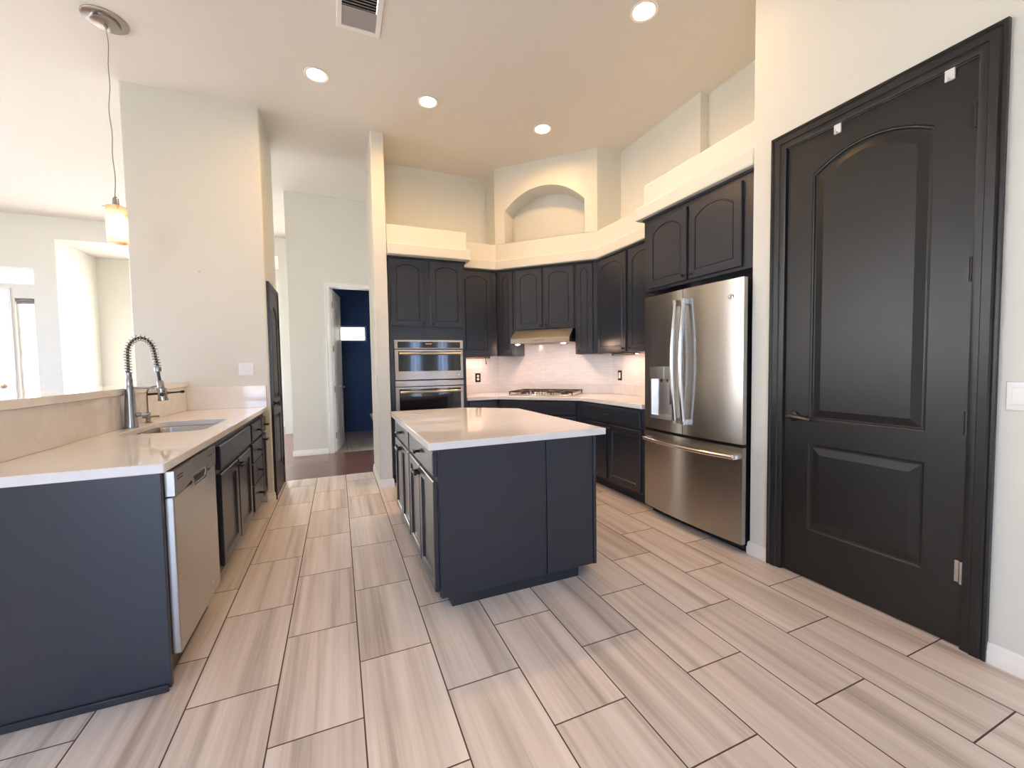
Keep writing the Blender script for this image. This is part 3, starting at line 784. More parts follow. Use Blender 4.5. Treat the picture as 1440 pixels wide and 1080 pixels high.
# --- wall cabinets
lu = thing('wall_cabinet', 'charcoal wall cabinet with one arched door, right of the oven tower', 'cabinet', (1.353, 4.85, 1.385), 0, 'wall cabinets')
carcass(lu, 0, 0.485, 0.305, 0, 1.033)
cab_door(lu, 0.02, 0.413, 0.012, 1.025, 0.05)
mb = MB(); mb.box(0.05, 0.487, -0.014, 0.02, 1.0345, 1.052); build('crown_strip', mb, 'cab', lu)

DL = (1.84, 4.85)
def diag_origin(s, z):
    x = (6.69 + s * 1.41421) / 2; return (x, 6.69 - x, z)
nl = thing('wall_cabinet', 'narrow charcoal corner wall cabinet left of the range hood', 'cabinet', diag_origin(-2.123, 1.385), -pi / 4, 'wall cabinets')
carcass(nl, 0, 0.245, 0.318, 0, 1.033); cab_door(nl, 0.042, 0.222, 0.012, 1.02, 0.045, 0.05, kn=(0.205, 0.04))
mb = MB(); mb.box(0.0, 0.245, -0.014, 0.02, 1.0345, 1.052); build('crown_strip', mb, 'cab', nl)
hc = thing('wall_cabinet', 'short charcoal wall cabinet with two arched doors, directly above the range hood', 'cabinet', diag_origin(-1.877, 1.69), -pi / 4, 'wall cabinets')
carcass(hc, 0, 0.745, 0.318, 0, 0.728)
cab_door(hc, 0.022, 0.352, 0.012, 0.72, 0.05, kn=(0.330, 0.045)); cab_door(hc, 0.378, 0.737, 0.012, 0.72, 0.05, kn=(0.400, 0.045))
mb = MB(); mb.box(0.0, 0.745, -0.014, 0.02, 0.7295, 0.747); build('crown_strip', mb, 'cab', hc)
nr = thing('wall_cabinet', 'narrow charcoal corner wall cabinet right of the range hood', 'cabinet', diag_origin(-1.131, 1.385), -pi / 4, 'wall cabinets')
carcass(nr, 0, 0.256, 0.318, 0, 1.033); cab_door(nr, 0.02, 0.205, 0.012, 1.02, 0.045, 0.05, kn=(0.04, 0.04))
mb = MB(); mb.box(0.0, 0.256, -0.014, 0.02, 1.0345, 1.052); build('crown_strip', mb, 'cab', nr)
ru = thing('wall_cabinet', 'charcoal wall cabinet with two arched doors between the corner and the refrigerator', 'cabinet', (2.73, 3.955, 1.385), -pi / 2, 'wall cabinets')
carcass(ru, 0, 1.0, 0.31, 0, 1.033)
cab_door(ru, 0.012, 0.508, 0.008, 1.022, 0.06, kn=(0.485, 0.04)); cab_door(ru, 0.555, 0.99, 0.008, 1.022, 0.06, kn=(0.578, 0.04))
mb = MB(); mb.box(0.0, 1.0, -0.014, 0.02, 1.0345, 1.052); build('crown_strip', mb, 'cab', ru)
fu = thing('refrigerator_cabinet', 'charcoal cabinet with two arched doors above the refrigerator', 'cabinet', (2.525, 2.946, 0), -pi / 2)
mb = MB(); mb.box(0, 1.07, 0, 0.60, 1.886, 2.503); build('body', mb, 'cab', fu)
mb = MB(); mb.box(-0.012, 1.07, -0.014, 0.02, 2.5035, 2.5205); build('crown_strip', mb, 'cab', fu)
cab_door(fu, 0.068, 0.491, 1.908, 2.468, 0.06, kn=(0.464, 1.945)); cab_door(fu, 0.519, 0.965, 1.908, 2.468, 0.06, kn=(0.546, 1.945))

# --- base cabinets of the cooking wall
bl = thing('base_cabinet', 'charcoal base cabinet between the oven tower and the cooktop corner', 'cabinet', (1.353, 4.57, 0), 0, 'base cabinets of the cooking wall')
carcass(bl, 0, 0.378, 0.585, 0.1, 0.868, 0.1); drawer(bl, 0.02, 0.35, 0.70, 0.85); cab_door(bl, 0.02, 0.35, 0.12, 0.685, 0, kn=(0.33, 0.65), recessed=True, kind='bar')
bd = thing('base_cabinet', 'charcoal base cabinet under the cooktop, set across the corner', 'cabinet', (1.738, 4.57, 0), -pi / 4, 'base cabinets of the cooking wall')
mb = MB(); mb.prism([(1.742, 4.57), (2.45, 3.862), (3.035, 3.862), (3.035, 4.10), (1.98, 5.155), (1.742, 5.155)], 0.1, 0.868); build('body', mb, 'cab', bd, world=True)
mb = MB(); mb.prism([(1.81, 4.64), (2.52, 3.93), (2.95, 3.93), (2.95, 4.05), (1.95, 5.05), (1.81, 5.05)], 0.001, 0.0995); build('toe_kick', mb, 'toe', bd, world=True)
drawer(bd, 0.06, 0.935, 0.705, 0.85, pulls=()); cab_door(bd, 0.06, 0.49, 0.12, 0.685, 0, kn=(0.465, 0.65), recessed=True, kind='bar'); cab_door(bd, 0.51, 0.935, 0.12, 0.685, 0, kn=(0.535, 0.65), recessed=True, kind='bar')
br_ = thing('base_cabinet', 'charcoal base cabinet with one wide drawer and two doors, beside the refrigerator', 'cabinet', (2.45, 3.856, 0), -pi / 2, 'base cabinets of the cooking wall')
carcass(br_, 0, 0.993, 0.59, 0.1, 0.868, 0.1); drawer(br_, 0.014, 0.96, 0.69, 0.85, (0.5,))
cab_door(br_, 0.014, 0.452, 0.125, 0.672, 0, kn=(0.43, 0.64), recessed=True, kind='bar'); cab_door(br_, 0.495, 0.96, 0.125, 0.672, 0, kn=(0.517, 0.64), recessed=True, kind='bar')
mb = MB(); mb.prism([(1.353, 4.535), (1.724, 4.535), (2.42, 3.839), (2.42, 2.861), (3.037, 2.861), (3.037, 4.093), (1.972, 5.157), (1.353, 5.157)], 0.8695, 0.9095)
tag(build('kitchen_countertop', mb, 'quartz', None, 0.004), 'white quartz countertop wrapping the cooktop corner', 'countertop')

# --- gas cooktop
ct = thing('gas_cooktop', 'gas cooktop with dark cast iron grates, on the corner countertop', 'cooktop', (0, 0, 0), 0)
ct.location = ((4.765 * s2) - 1.5 * s2, (4.765 * s2) + 1.5 * s2, 0.9105); ct.rotation_euler = (0, 0, -pi / 4)
PM[ct.name] = Matrix.Translation(ct.location) @ Matrix.Rotation(-pi / 4, 4, 'Z')
mb = MB(); mb.box(-0.38, 0.38, -0.265, 0.265, 0.0, 0.012); build('tray', mb, 'steel', ct, 0.004)
for gx in (-0.255, 0.0, 0.255):
    mb = MB(); hw, y0, y1, zt = 0.122, (-0.245 if gx else -0.14), 0.245, 0.05
    for a, b in (((gx - hw, y0), (gx + hw, y0)), ((gx - hw, y1), (gx + hw, y1)), ((gx - hw, y0), (gx - hw, y1)), ((gx + hw, y0), (gx + hw, y1)), ((gx, y0), (gx, y1)), ((gx - hw, 0.12), (gx + hw, 0.12)), ((gx - hw, -0.1), (gx + hw, -0.1))):
        x0, x1 = sorted((a[0], b[0])); p0, p1 = sorted((a[1], b[1])); mb.box(x0 - 0.006, x1 + 0.006, p0 - 0.006, p1 + 0.006, zt - 0.012, zt)
    for x in (gx - hw, gx + hw):
        for y in (y0, y1): mb.box(x - 0.006, x + 0.006, y - 0.006, y + 0.006, 0.0125, zt - 0.012)
    build('grate', mb, 'iron', ct, 0.002)
for x, y, r in ((-0.255, 0.12, 0.045), (-0.255, -0.1, 0.035), (0, 0.12, 0.055), (0.255, 0.12, 0.035), (0.255, -0.1, 0.045)):
    mb = MB(); mb.lathe([(r, 0), (r, 0.006), (r * 0.8, 0.014), (r * 0.8, 0.02), (r * 0.2, 0.022)], (x, y, 0.0125), n=20); build('burner', mb, 'iron', ct)
for i in range(5):
    x = -0.13 + i * 0.065; mb = MB(); mb.lathe([(0.021, 0), (0.021, 0.006), (0.017, 0.010), (0.016, 0.028), (0.012, 0.031)], (x, -0.215, 0.0125), n=18); build('knob', mb, 'steel', ct)

# --- range hood
rh = thing('range_hood', 'slim stainless range hood with sloped front under the short wall cabinet', 'range hood', (0, 0, 1.52), 0)
hx, hn = -1.51, 6.69 * s2
rh.location = (hn * s2 + hx * s2, hn * s2 - hx * s2, 1.52); rh.rotation_euler = (0, 0, -pi / 4)
PM[rh.name] = Matrix.Translation(rh.location) @ Matrix.Rotation(-pi / 4, 4, 'Z')
prof = [(-0.172, 0.004), (-0.172, 0.058), (-0.012, 0.167), (0.31, 0.167), (0.31, 0.02), (-0.13, 0.004)]
mb = MB(); mb.plate(prof, [], -0.362, 0.352, lambda a, b, q: (q, a, b)); build('shell', mb, 'steel', rh, 0.002)
mb = MB(); mb.plate([(a * 0.985, b * 0.985 + 0.001) for a, b in prof], [], 0.353, 0.358, lambda a, b, q: (q, a, b)); build('side_panel', mb, 'black', rh)
mb = MB(); mb.box(-0.06, 0.06, -0.1735, -0.1722, 0.026, 0.034); build('button_strip', mb, 'steel_dark', rh)
mb = MB(); mb.cyl((-0.08, -0.172, 0.03), (-0.08, -0.175, 0.03), 0.005, n=12); build('button', mb, 'black', rh)
for x in (-0.29, 0.27):
    mb = MB(); mb.lathe([(0.034, 0), (0.034, -0.006), (0.026, -0.012), (0.026, -0.0125)], (x, -0.125, 0.0035), n=18, cap0=True, cap1=False); h_ = build('lamp_ring', mb, 'steel', rh)
    mb = MB(); mb.lathe([(0.026, -0.012), (0.016, -0.017), (0.004, -0.019)], (x, -0.125, 0.0035), n=18); build('lamp', mb, 'hoodlamp', h_)
mb = MB(); mb.box(-0.25, 0.22, -0.08, 0.28, 0.004, 0.0075); build('filter', mb, 'steel_dark', rh)

# cord and slim fixtures under the wall cabinets; the bars' glow is added
mb = MB(); mb.tube([(1.722, 4.95, 1.3835), (1.723, 4.95, 1.35), (1.727, 4.948, 1.31), (1.73, 4.946, 1.285)], 0.004, 8, rad=[0.004, 0.004, 0.005, 0.008])
tag(build('lamp_cord', mb, 'black'), 'short dark cord end dangling beneath the wall cabinet beside the oven tower', 'cord')
for loc, rz, lab in (((2.87, 3.66, 1.3835), -pi / 2, 'slim dark light bar with added glow beneath the wall cabinet beside the refrigerator'), ((1.60, 5.02, 1.3835), 0, 'slim dark light bar with added glow beneath the wall cabinet beside the oven tower')):
    t = thing('under_cabinet_light', lab, 'light', loc, rz, 'under cabinet lights')
    mb = MB(); mb.box(-0.2, 0.2, -0.03, 0.03, -0.012, 0); mb.box(-0.2, 0.2, -0.03, -0.024, -0.024, -0.0125); build('housing', mb, 'bronze', t)
    mb = MB(); mb.box(-0.185, 0.185, -0.015, 0.025, -0.015, -0.0122); build('lens', mb, 'added_barglow', t)

def outlet(name, label, cat, loc, rotz, plate_mat, face_mat, face='duplex', w=0.072, h=0.117, group=None):
    t = thing(name, label, cat, loc, rotz, group)
    mb = MB(); mb.panel(-w / 2, w / 2, -h / 2, h / 2, lambda u, v, n: (u, -n, v), 0.006, 0.006, 0, [(0.006, 0.0062)]); build('cover_plate', mb, plate_mat, t)
    if face == 'duplex':
        for z in (0.02, -0.02):
            mb = MB(); mb.lathe([(0.0165, 0), (0.0165, 0.002), (0.0155, 0.0025)], (0, -0.0062, z), (0, -1, 0), 18); build('socket', mb, face_mat, t)
    else:
        n = int(face)
        for i in range(n):
            c = (i - (n - 1) / 2) * 0.046
            mb = MB(); mb.loops([[(c - 0.017, -0.0063, -0.034), (c + 0.017, -0.0063, -0.034), (c + 0.017, -0.0063, 0.034), (c - 0.017, -0.0063, 0.034)],
                                 [(c - 0.016, -0.0115, -0.033), (c + 0.016, -0.0115, -0.033), (c + 0.016, -0.008, 0.033), (c - 0.016, -0.008, 0.033)]])
            build('rocker', mb, face_mat, t)
    return t
outlet('wall_outlet', 'black duplex outlet plate on the white tile beside the oven tower', 'outlet', (1.685, 5.1595, 1.112), 0, 'bronze', 'plate')
outlet('wall_switch', 'black switch plate with white rocker on the tile left of the refrigerator', 'switch', (3.0395, 3.97, 1.13), -pi / 2, 'bronze', 'plate', '1')
outlet('light_switch', 'white double light switch on the closet wall above the peninsula', 'switch', (-0.783, 4.4995, 1.27), 0, 'plate', 'plate', '2', w=0.118)
outlet('light_switch', 'white light switch on the wall beside the hinge side of the pantry door', 'switch', (2.4695, 0.700, 1.117), -pi / 2, 'plate', 'plate', '2', w=0.118)
mb = MB(); mb.box(0.3655, 0.3745, 4.56, 4.63, 1.05, 1.165)
t = tag(build('wall_switch', mb, 'plate', None, 0.003), 'small white switch plate on the side of the thin wall left of the oven tower', 'switch')
mb = MB(); mb.cyl((-1.108, 4.4995, 2.141), (-1.108, 4.488, 2.141), 0.005, n=10); tag(build('nail', mb, 'nickel'), 'tiny nail high on the closet wall', 'nail')

# ------------------------------------------------------------------ refrigerator
fr = thing('refrigerator', 'stainless french door refrigerator with bottom freezer drawer and dispenser', 'refrigerator', (2.378, 2.805, 0), -pi / 2)

FWD = 0.926
def fcurve(x): return 0.028 * ((x - FWD / 2) / (FWD / 2)) ** 2
def fslab(mb, x0, x1, z0, z1, n=10, back=0.062):
    pts = [(x0 + (x1 - x0) * i / n, fcurve(x0 + (x1 - x0) * i / n)) for i in range(n + 1)]
    mb.prism(pts + [(x1, back), (x0, back)], z0, z1)
mb = MB(); mb.box(0.012, FWD - 0.012, 0.074, 0.74, 0.03, 1.795); build('body', mb, 'black', fr)
mb = MB(); mb.box(0.03, FWD - 0.03, 0.09, 0.6, 0.002, 0.029); build('base_grille', mb, 'dark', fr)
for x in (0.08, FWD - 0.08):
    mb = MB(); mb.box(x - 0.06, x + 0.06, 0.055, 0.15, 1.7955, 1.815); build('hinge_cover', mb, 'black', fr, 0.004)
xs = 0.444
dx0, dx1, dz0, dz1 = 0.076, 0.333, 0.815, 1.244
mb = MB(); fslab(mb, 0, dx0, 0.728, 1.812, 4); fslab(mb, dx0, dx1, 0.728, dz0, 6); fslab(mb, dx0, dx1, dz1, 1.812, 6); fslab(mb, dx1, xs - 0.003, 0.728, 1.812, 4)
bmesh.ops.remove_doubles(mb.bm, verts=mb.bm.verts, dist=1e-5)
ld = build('door', mb, 'steel_v', fr); ld['label'] = 'left door with the water dispenser'
mb = MB(); fslab(mb, xs + 0.003, FWD, 0.728, 1.812, 14); rd = build('door', mb, 'steel_v', fr)
mb = MB(); fslab(mb, 0, FWD, 0.065, 0.706, 20); fd = build('freezer_drawer', mb, 'steel_v', fr)
# dispenser: control panel above an open recess
mb = MB(); mb.box(dx0 + 0.001, dx1 - 0.001, 0.011, 0.060, 1.14, dz1 - 0.001); dp = build('dispenser', mb, 'nickel', ld, 0.003)
mb = MB(); mb.box(dx0 + 0.001, dx1 - 0.001, 0.056, 0.0605, dz0 + 0.001, 1.139); mb.box(dx0 + 0.001, dx0 + 0.012, 0.02, 0.056, dz0 + 0.001, 1.139); mb.box(dx1 - 0.012, dx1 - 0.001, 0.02, 0.056, dz0 + 0.001, 1.139); mb.box(dx0 + 0.012, dx1 - 0.012, 0.012, 0.056, dz0 + 0.001, dz0 + 0.03)
build('recess', mb, 'satin', dp)
mb = MB(); mb.box(0.23, 0.238, 0.0095, 0.0108, 1.145, 1.24); build('seam', mb, 'chrome', dp)
mb = MB(); mb.box(0.285, 0.31, 0.028, 0.034, 0.94, 1.10); build('paddle', mb, 'black', dp)
mb = MB(); mb.cyl((0.198, 0.024, 1.139), (0.198, 0.024, 1.115), 0.012, 0.009, n=12); build('spout', mb, 'black', dp)
for x, p in ((0.405, ld), (0.486, rd)):
    mb = MB(); n = 16
    path = [(x, fcurve(x) - 0.034 - 0.034 * sin(pi * i / n), 0.83 + 0.885 * i / n) for i in range(n + 1)]
    mb.tube(path, 0.0165, 12, flat=1.0)
    for z in (0.83, 1.715): mb.box(x - 0.015, x + 0.015, fcurve(x) - 0.048, fcurve(x) + 0.0005, z - 0.022 if z < 1 else z - 0.02, z + 0.02 if z < 1 else z + 0.022)
    build('handle', mb, 'satin', p, 0.003)
mb = MB(); n = 16
mb.tube([(0.036 + 0.856 * i / n, fcurve(0.036 + 0.856 * i / n) - 0.034 - 0.03 * sin(pi * i / n), 0.642) for i in range(n + 1)], 0.016, 12)
for x in (0.046, 0.88): mb.box(x - 0.02, x + 0.02, fcurve(x) - 0.047, fcurve(x) + 0.0005, 0.627, 0.657)
build('handle', mb, 'satin', fd, 0.003)
emblem(rd, 0.838, 1.696, fcurve(0.838) - 0.0028, 0.019)

# ------------------------------------------------------------------ kitchen island
isl = thing('kitchen_island', 'charcoal kitchen island with four doors and two drawers facing the sink side', 'island', (0.458, 3.66, 0), -pi / 2)
IL, IW = 1.57, 0.96                      # local x: towards the camera, local y: world x
mb = MB(); mb.box(0, IL - 0.02, 0, IW, 0.057, 0.845)
mb.bm.clear()
# body with the back corner cut like the top
mb.prism([(0, 0), (IL - 0.012, 0), (IL - 0.012, IW), (0.34, IW), (0.0, 0.60)], 0.057, 0.845); build('body', mb, 'cab', isl)
mb = MB(); mb.box(IL - 0.0115, IL, 0.004, 0.622, 0.055, 0.845); mb.box(IL - 0.0115, IL, 0.628, IW - 0.022, 0.055, 0.845); build('end_panel', mb, 'cab', isl, 0.0015)
mb = MB(); mb.box(IL - 0.0115, IL + 0.006, IW - 0.020, IW, 0.055, 0.845); build('corner_trim', mb, 'cab', isl, 0.0015)
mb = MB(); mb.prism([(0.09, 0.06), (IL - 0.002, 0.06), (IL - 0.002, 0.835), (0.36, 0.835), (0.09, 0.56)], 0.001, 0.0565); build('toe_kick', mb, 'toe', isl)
drawer(isl, 0.02, 0.745, 0.695, 0.828); drawer(isl, 0.775, IL - 0.022, 0.695, 0.828)
for u0, u1, k in ((0.02, 0.368, 1), (0.378, 0.745, 0), (0.775, 1.145, 1), (1.158, IL - 0.022, 0)):
    cab_door(isl, u0, u1, 0.085, 0.672, 0, 0.05, kn=((u1 - 0.025) if k else (u0 + 0.025), 0.635), recessed=True, kind='bar', th=0.022)
mb = MB(); mb.prism([(0.405, 2.052), (1.468, 2.052), (1.468, 3.36), (1.05, 3.69), (0.405, 3.69)], 0.8465, 0.885)
tag(build('island_countertop', mb, 'quartz', None, 0.004), 'white quartz slab on the island with one corner cut off', 'countertop')

# ------------------------------------------------------------------ peninsula
PX = -0.665
dw_y0, dw_y1 = 2.022, 2.628
mb = MB(); mb.box(-1.2605, -0.648, 1.995, 2.0195, 0.012, 0.8735)
ep = tag(build('cabinet_end_panel', mb, 'cab', None, 0.002), 'large charcoal end panel closing the near end of the peninsula', 'panel')
mb = MB(); mb.box(-1.2605, -0.655, 1.985, 1.9945, 0.001, 0.03); tag(build('shoe_moulding', mb, 'toe', None, 0.003), 'thin dark strip along the floor at the near end of the peninsula', 'moulding')

dw = thing('dishwasher', 'stainless dishwasher with dark control strip and pocket handle in the peninsula', 'dishwasher', (-0.66, dw_y0, 0), pi / 2)
w = dw_y1 - dw_y0 - 0.004
mb = MB(); mb.box(0.004, w - 0.004, 0.0, 0.58, 0.11, 0.868); build('body', mb, 'black', dw)
mb = MB(); mb.plate(rect(0.002, w, 0.125, 0.765), [], -0.042, -0.001, lambda u, v, q: (u, q, v)); dd = build('door', mb, 'steel', dw, 0.005)
mb = MB(); mb.plate(rect(0.002, w, 0.768, 0.868), [rect(0.23, 0.42, 0.7685, 0.80)], -0.046, -0.001, lambda u, v, q: (u, q, v)); cpn = build('control_panel', mb, 'steel_dark', dw, 0.003)
mb = MB(); mb.plate([(0.21, 0.80), (0.44, 0.80), (0.43, 0.762), (0.41, 0.745), (0.24, 0.745), (0.22, 0.762)], [[(0.235, 0.79), (0.415, 0.79), (0.405, 0.77), (0.39, 0.757), (0.26, 0.757), (0.245, 0.77)]], -0.0475, -0.0425, lambda u, v, q: (u, q, v)); build('handle', mb, 'chrome', cpn, 0.002)
mb = MB(); mb.box(0.24, 0.41, -0.0435, -0.0425, 0.757, 0.792); build('handle_pocket', mb, 'black', cpn)
for z in (0.826, 0.838): 
    mb = MB(); mb.box(0.035, 0.10, -0.0468, -0.046, z, z + 0.006); build('vent_slot', mb, 'black', cpn)
mb = MB(); mb.box(0.47, 0.53, -0.0468, -0.046, 0.832, 0.838); build('indicator', mb, 'black', cpn)
emblem(dd, 0.46, 0.20, -0.0422, 0.012)
mb = MB(); mb.box(0.004, w - 0.004, 0.02, 0.5, 0.002, 0.108); build('toe_kick', mb, 'bronze', dw)

sb = thing('sink_cabinet', 'charcoal sink base cabinet with false drawer front and two doors, next to the dishwasher', 'cabinet', (PX, 2.632, 0), pi / 2)
mb = MB(); mb.box(0, 1.163, 0, 0.018, 0.1, 0.868); mb.box(0, 0.018, 0.018, 0.59, 0.1, 0.868); mb.box(1.145, 1.163, 0.018, 0.59, 0.1, 0.868); mb.box(0.018, 1.145, 0.018, 0.59, 0.1, 0.118); mb.box(0.018, 1.145, 0.572, 0.59, 0.118, 0.868); build('body', mb, 'cab', sb)
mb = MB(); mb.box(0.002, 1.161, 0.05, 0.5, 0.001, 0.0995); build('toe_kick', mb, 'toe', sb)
y_ = lambda y: y - 2.632
drawer(sb, y_(2.845), y_(3.755), 0.688, 0.828, ())
cab_door(sb, y_(2.845), y_(3.285), 0.12, 0.662, 0, 0.06, kn=(y_(3.26), 0.625), recessed=True, kind='bar'); cab_door(sb, y_(3.31), y_(3.735), 0.12, 0.662, 0, 0.06, kn=(y_(3.335), 0.625), recessed=True, kind='bar')
db = thing('drawer_cabinet', 'charcoal base cabinet with a stack of four drawers in the peninsula', 'cabinet', (PX, 3.797, 0), pi / 2)
carcass(db, 0, 0.459, 0.59, 0.1, 0.868, 0.1, 0.05)
for z0, z1 in ((0.692, 0.828), (0.515, 0.668), (0.338, 0.505), (0.125, 0.328)): drawer(db, 0.012, 0.447, z0, z1)
nb = thing('narrow_cabinet', 'narrow charcoal base cabinet with one drawer over one door, against the closet wall', 'cabinet', (PX, 4.258, 0), pi / 2)
carcass(nb, 0, 0.239, 0.59, 0.1, 0.868, 0.1, 0.05); drawer(nb, 0.012, 0.225, 0.692, 0.828); cab_door(nb, 0.012, 0.225, 0.12, 0.672, 0, 0.05, kn=(0.037, 0.635), recessed=True, kind='bar')

# counter with sink cut-out
def rrect(x0, x1, y0, y1, r, n=6):
    pts = []
    for cx, cy, a in ((x1 - r, y0 + r, -pi / 2), (x1 - r, y1 - r, 0), (x0 + r, y1 - r, pi / 2), (x0 + r, y0 + r, pi)):
        for i in range(n + 1): pts.append((cx + r * cos(a + pi / 2 * i / n), cy + r * sin(a + pi / 2 * i / n)))
    return pts
SX0, SX1, SY0, SY1 = -1.165, -0.745, 2.96, 3.60
mb = MB(); mb.prism(rect(-1.2605, -0.628, 1.972, 4.498), 0.8745, 0.9125, [rrect(SX0, SX1, SY0, SY1, 0.07)])
tag(build('peninsula_countertop', mb, 'quartz', None, 0.004), 'white quartz countertop of the peninsula with the sink cut-out', 'countertop')
mb = MB(); mb.box(-1.2615, -1.243, 1.995, 4.498, 0.913, 1.119); tag(build('quartz_backsplash', mb, 'quartz_splash', None, 0.002), 'long veined quartz backsplash between peninsula counter and raised bar', 'backsplash')
mb = MB(); mb.box(-1.2425, -0.629, 4.480, 4.499, 0.913, 1.113); tag(build('quartz_backsplash', mb, 'quartz', None, 0.002), 'short quartz backsplash on the closet wall at the end of the peninsula', 'backsplash')
mb = MB(); mb.prism(rect(-1.62, -1.232, 1.95, 4.498), 1.1205, 1.16); tag(build('bar_ledge', mb, 'quartz', None, 0.004), 'raised white quartz bar ledge behind the sink', 'bar top')

# sink: two undermount bowls
sk = thing('kitchen_sink', 'stainless double bowl undermount sink in the peninsula', 'sink', ((SX0 + SX1) / 2, (SY0 + SY1) / 2, 0.67))
cx, cy = (SX0 + SX1) / 2, (SY0 + SY1) / 2
def bowl(x0, x1, y0, y1, depth):
    mb = MB(); top = 0.8735; L = []
    for ins, z in ((-0.012, top), (0.0, top), (0.006, top - 0.02), (0.012, top - depth + 0.03), (0.03, top - depth + 0.006), (0.06, top - depth)):
        L.append([(x - cx, y - cy, z - 0.67) for x, y in rrect(x0 + ins, x1 - ins, y0 + ins, y1 - ins, 0.065)])
    mb.loops(L, False, True)
    b = build('bowl', mb, 'steel', sk)
    m2 = MB(); m2.lathe([(0.045, 0.003), (0.040, 0.005), (0.030, 0.002), (0.006, 0.002)], ((x0 + x1) / 2 - cx, (y0 + y1) / 2 - cy, top - depth - 0.67), n=20); build('drain', m2, 'chrome', b)
bowl(SX0 + 0.012, SX1 - 0.012, SY0 + 0.010, SY0 + 0.272, 0.19)
bowl(SX0 + 0.012, SX1 - 0.012, SY0 + 0.300, SY1 - 0.010, 0.20)

# spring faucet
FB = Vector((-1.205, 3.31, 0.913))
fa = thing('kitchen_faucet', 'brushed nickel spring faucet with coiled hose and pull-down sprayer', 'faucet', FB)
mb = MB(); mb.lathe([(0.036, 0), (0.0365, 0.004), (0.033, 0.02), (0.024, 0.22), (0.0205, 0.262), (0.019, 0.268)], n=28); build('base', mb, 'nickel', fa)
mb = MB(); mb.lathe([(0.019, 0.268), (0.019, 0.305), (0.016, 0.312), (0.0155, 0.345), (0.010, 0.350)], n=24); build('collar', mb, 'nickel', fa)
arch = [(0, 0, 0.345), (0, 0, 0.40), (0, 0, 0.455)]
R_ = 0.068
for i in range(1, 15):
    a = pi * i / 15 * 0.97; arch.append((R_ - R_ * cos(a), 0, 0.462 + 0.102 * sin(a)))
arch += [(0.139, 0, 0.445), (0.144, 0, 0.41), (0.146, 0, 0.38)]
# resample the hose path evenly
def resample(P, n):
    P = [Vector(p) for p in P]; D = [0]
    for a, b in zip(P, P[1:]): D.append(D[-1] + (b - a).length)
    out = []; j = 0
    for i in range(n):
        t = D[-1] * i / (n - 1)
        while j < len(D) - 2 and D[j + 1] < t: j += 1
        out.append(P[j].lerp(P[j + 1], (t - D[j]) / max(1e-9, D[j + 1] - D[j])))
    return out
arch = resample(arch, 60)
mb = MB(); mb.tube(arch, 0.0075, 10); build('hose', mb, 'black', fa)
turns = 27; N = turns * 12; H = resample(arch, N); path = []
for i, p in enumerate(H):
    tg = (H[min(i + 1, N - 1)] - H[max(i - 1, 0)]).normalized(); b = Vector((0, 1, 0)); a = b.cross(tg).normalized()
    th = 2 * pi * turns * i / N; path.append(p + a * (0.018 * cos(th)) + b * (0.018 * sin(th)))
mb = MB(); mb.tube(path, 0.0027, 6); build('spring', mb, 'nickel', fa)
mb = MB(); mb.lathe([(0.017, 0), (0.0185, 0.004), (0.0185, 0.028), (0.012, 0.034)], (0.146, 0, 0.38), (0.05, 0, -1), n=20); build('spring_collar', mb, 'nickel', fa)
mb = MB(); mb.tube([(0.148, 0, 0.35), (0.150, 0, 0.32), (0.154, 0, 0.292)], 0.0085, 10); build('hose_end', mb, 'black', fa)
mb = MB(); dr = Vector((0.10, 0, -1)); mb.lathe([(0.014, 0), (0.0175, 0.006), (0.019, 0.06), (0.024, 0.105), (0.0275, 0.125), (0.0265, 0.130), (0.02, 0.131)], (0.154, 0, 0.292), dr, n=24); sp_ = build('spray_head', mb, 'nickel', fa)
for k, r in ((0.052, 0.008), (0.088, 0.012)):
    p = Vector((0.154, 0, 0.292)) + dr.normalized() * k
    mb = MB(); q = Vector((0.25, -1, 0.0)).normalized(); rr = 0.0195 if k < .06 else 0.0225
    mb.lathe([(r, 0), (r, 0.003), (r * 0.7, 0.0045)], p + q * (rr - 0.001), q, 16); build('button', mb, 'black', sp_)
mb = MB(); mb.tube([(0.018, 0, 0.250), (0.08, 0, 0.247), (0.125, 0, 0.244)], 0.006, 10); 
mb.lathe([(0.022, -0.006), (0.025, -0.006), (0.025, 0.008), (0.022, 0.008)], (0.160, 0, 0.236), (0.1, 0, -1), 20, False, False); build('docking_arm', mb, 'nickel', fa)
mb = MB(); mb.tube([(0.03, 0, 0.08), (0.05, 0, 0.08)], 0.014, 14); mb.tube([(0.05, 0, 0.08), (0.095, 0, 0.081), (0.098, 0, 0.081)], 0.007, 10, rad=[0.008, 0.007, 0.005]); build('lever', mb, 'nickel', fa)

# filtered water tap with its dark lever, beyond the spring faucet
ft = thing('filter_tap', 'slim nickel drinking water tap with thin gooseneck and black-tipped lever, behind the spring faucet', 'faucet', (-1.205, 3.56, 0.913))
mb = MB(); mb.lathe([(0.022, 0), (0.022, 0.004), (0.013, 0.012), (0.013, 0.028), (0.018, 0.032), (0.018, 0.045), (0.012, 0.05), (0.012, 0.07), (0.007, 0.075)], n=20); build('base', mb, 'nickel', ft)
pts = [(0, 0, 0.07), (0, 0, 0.15), (0, 0, 0.19)]
for i in range(1, 13):
    a = pi * i / 12; pts.append((0.055 - 0.055 * cos(a), 0, 0.20 + 0.050 * sin(a)))
pts.append((0.11, 0, 0.185))
mb = MB(); mb.tube(resample(pts, 40), 0.005, 10); build('spout', mb, 'nickel', ft)
mb = MB(); mb.tube([(-0.03, 0, 0.040), (0.06, 0, 0.042)], 0.0075, 10); build('cross_handle', mb, 'nickel', ft)
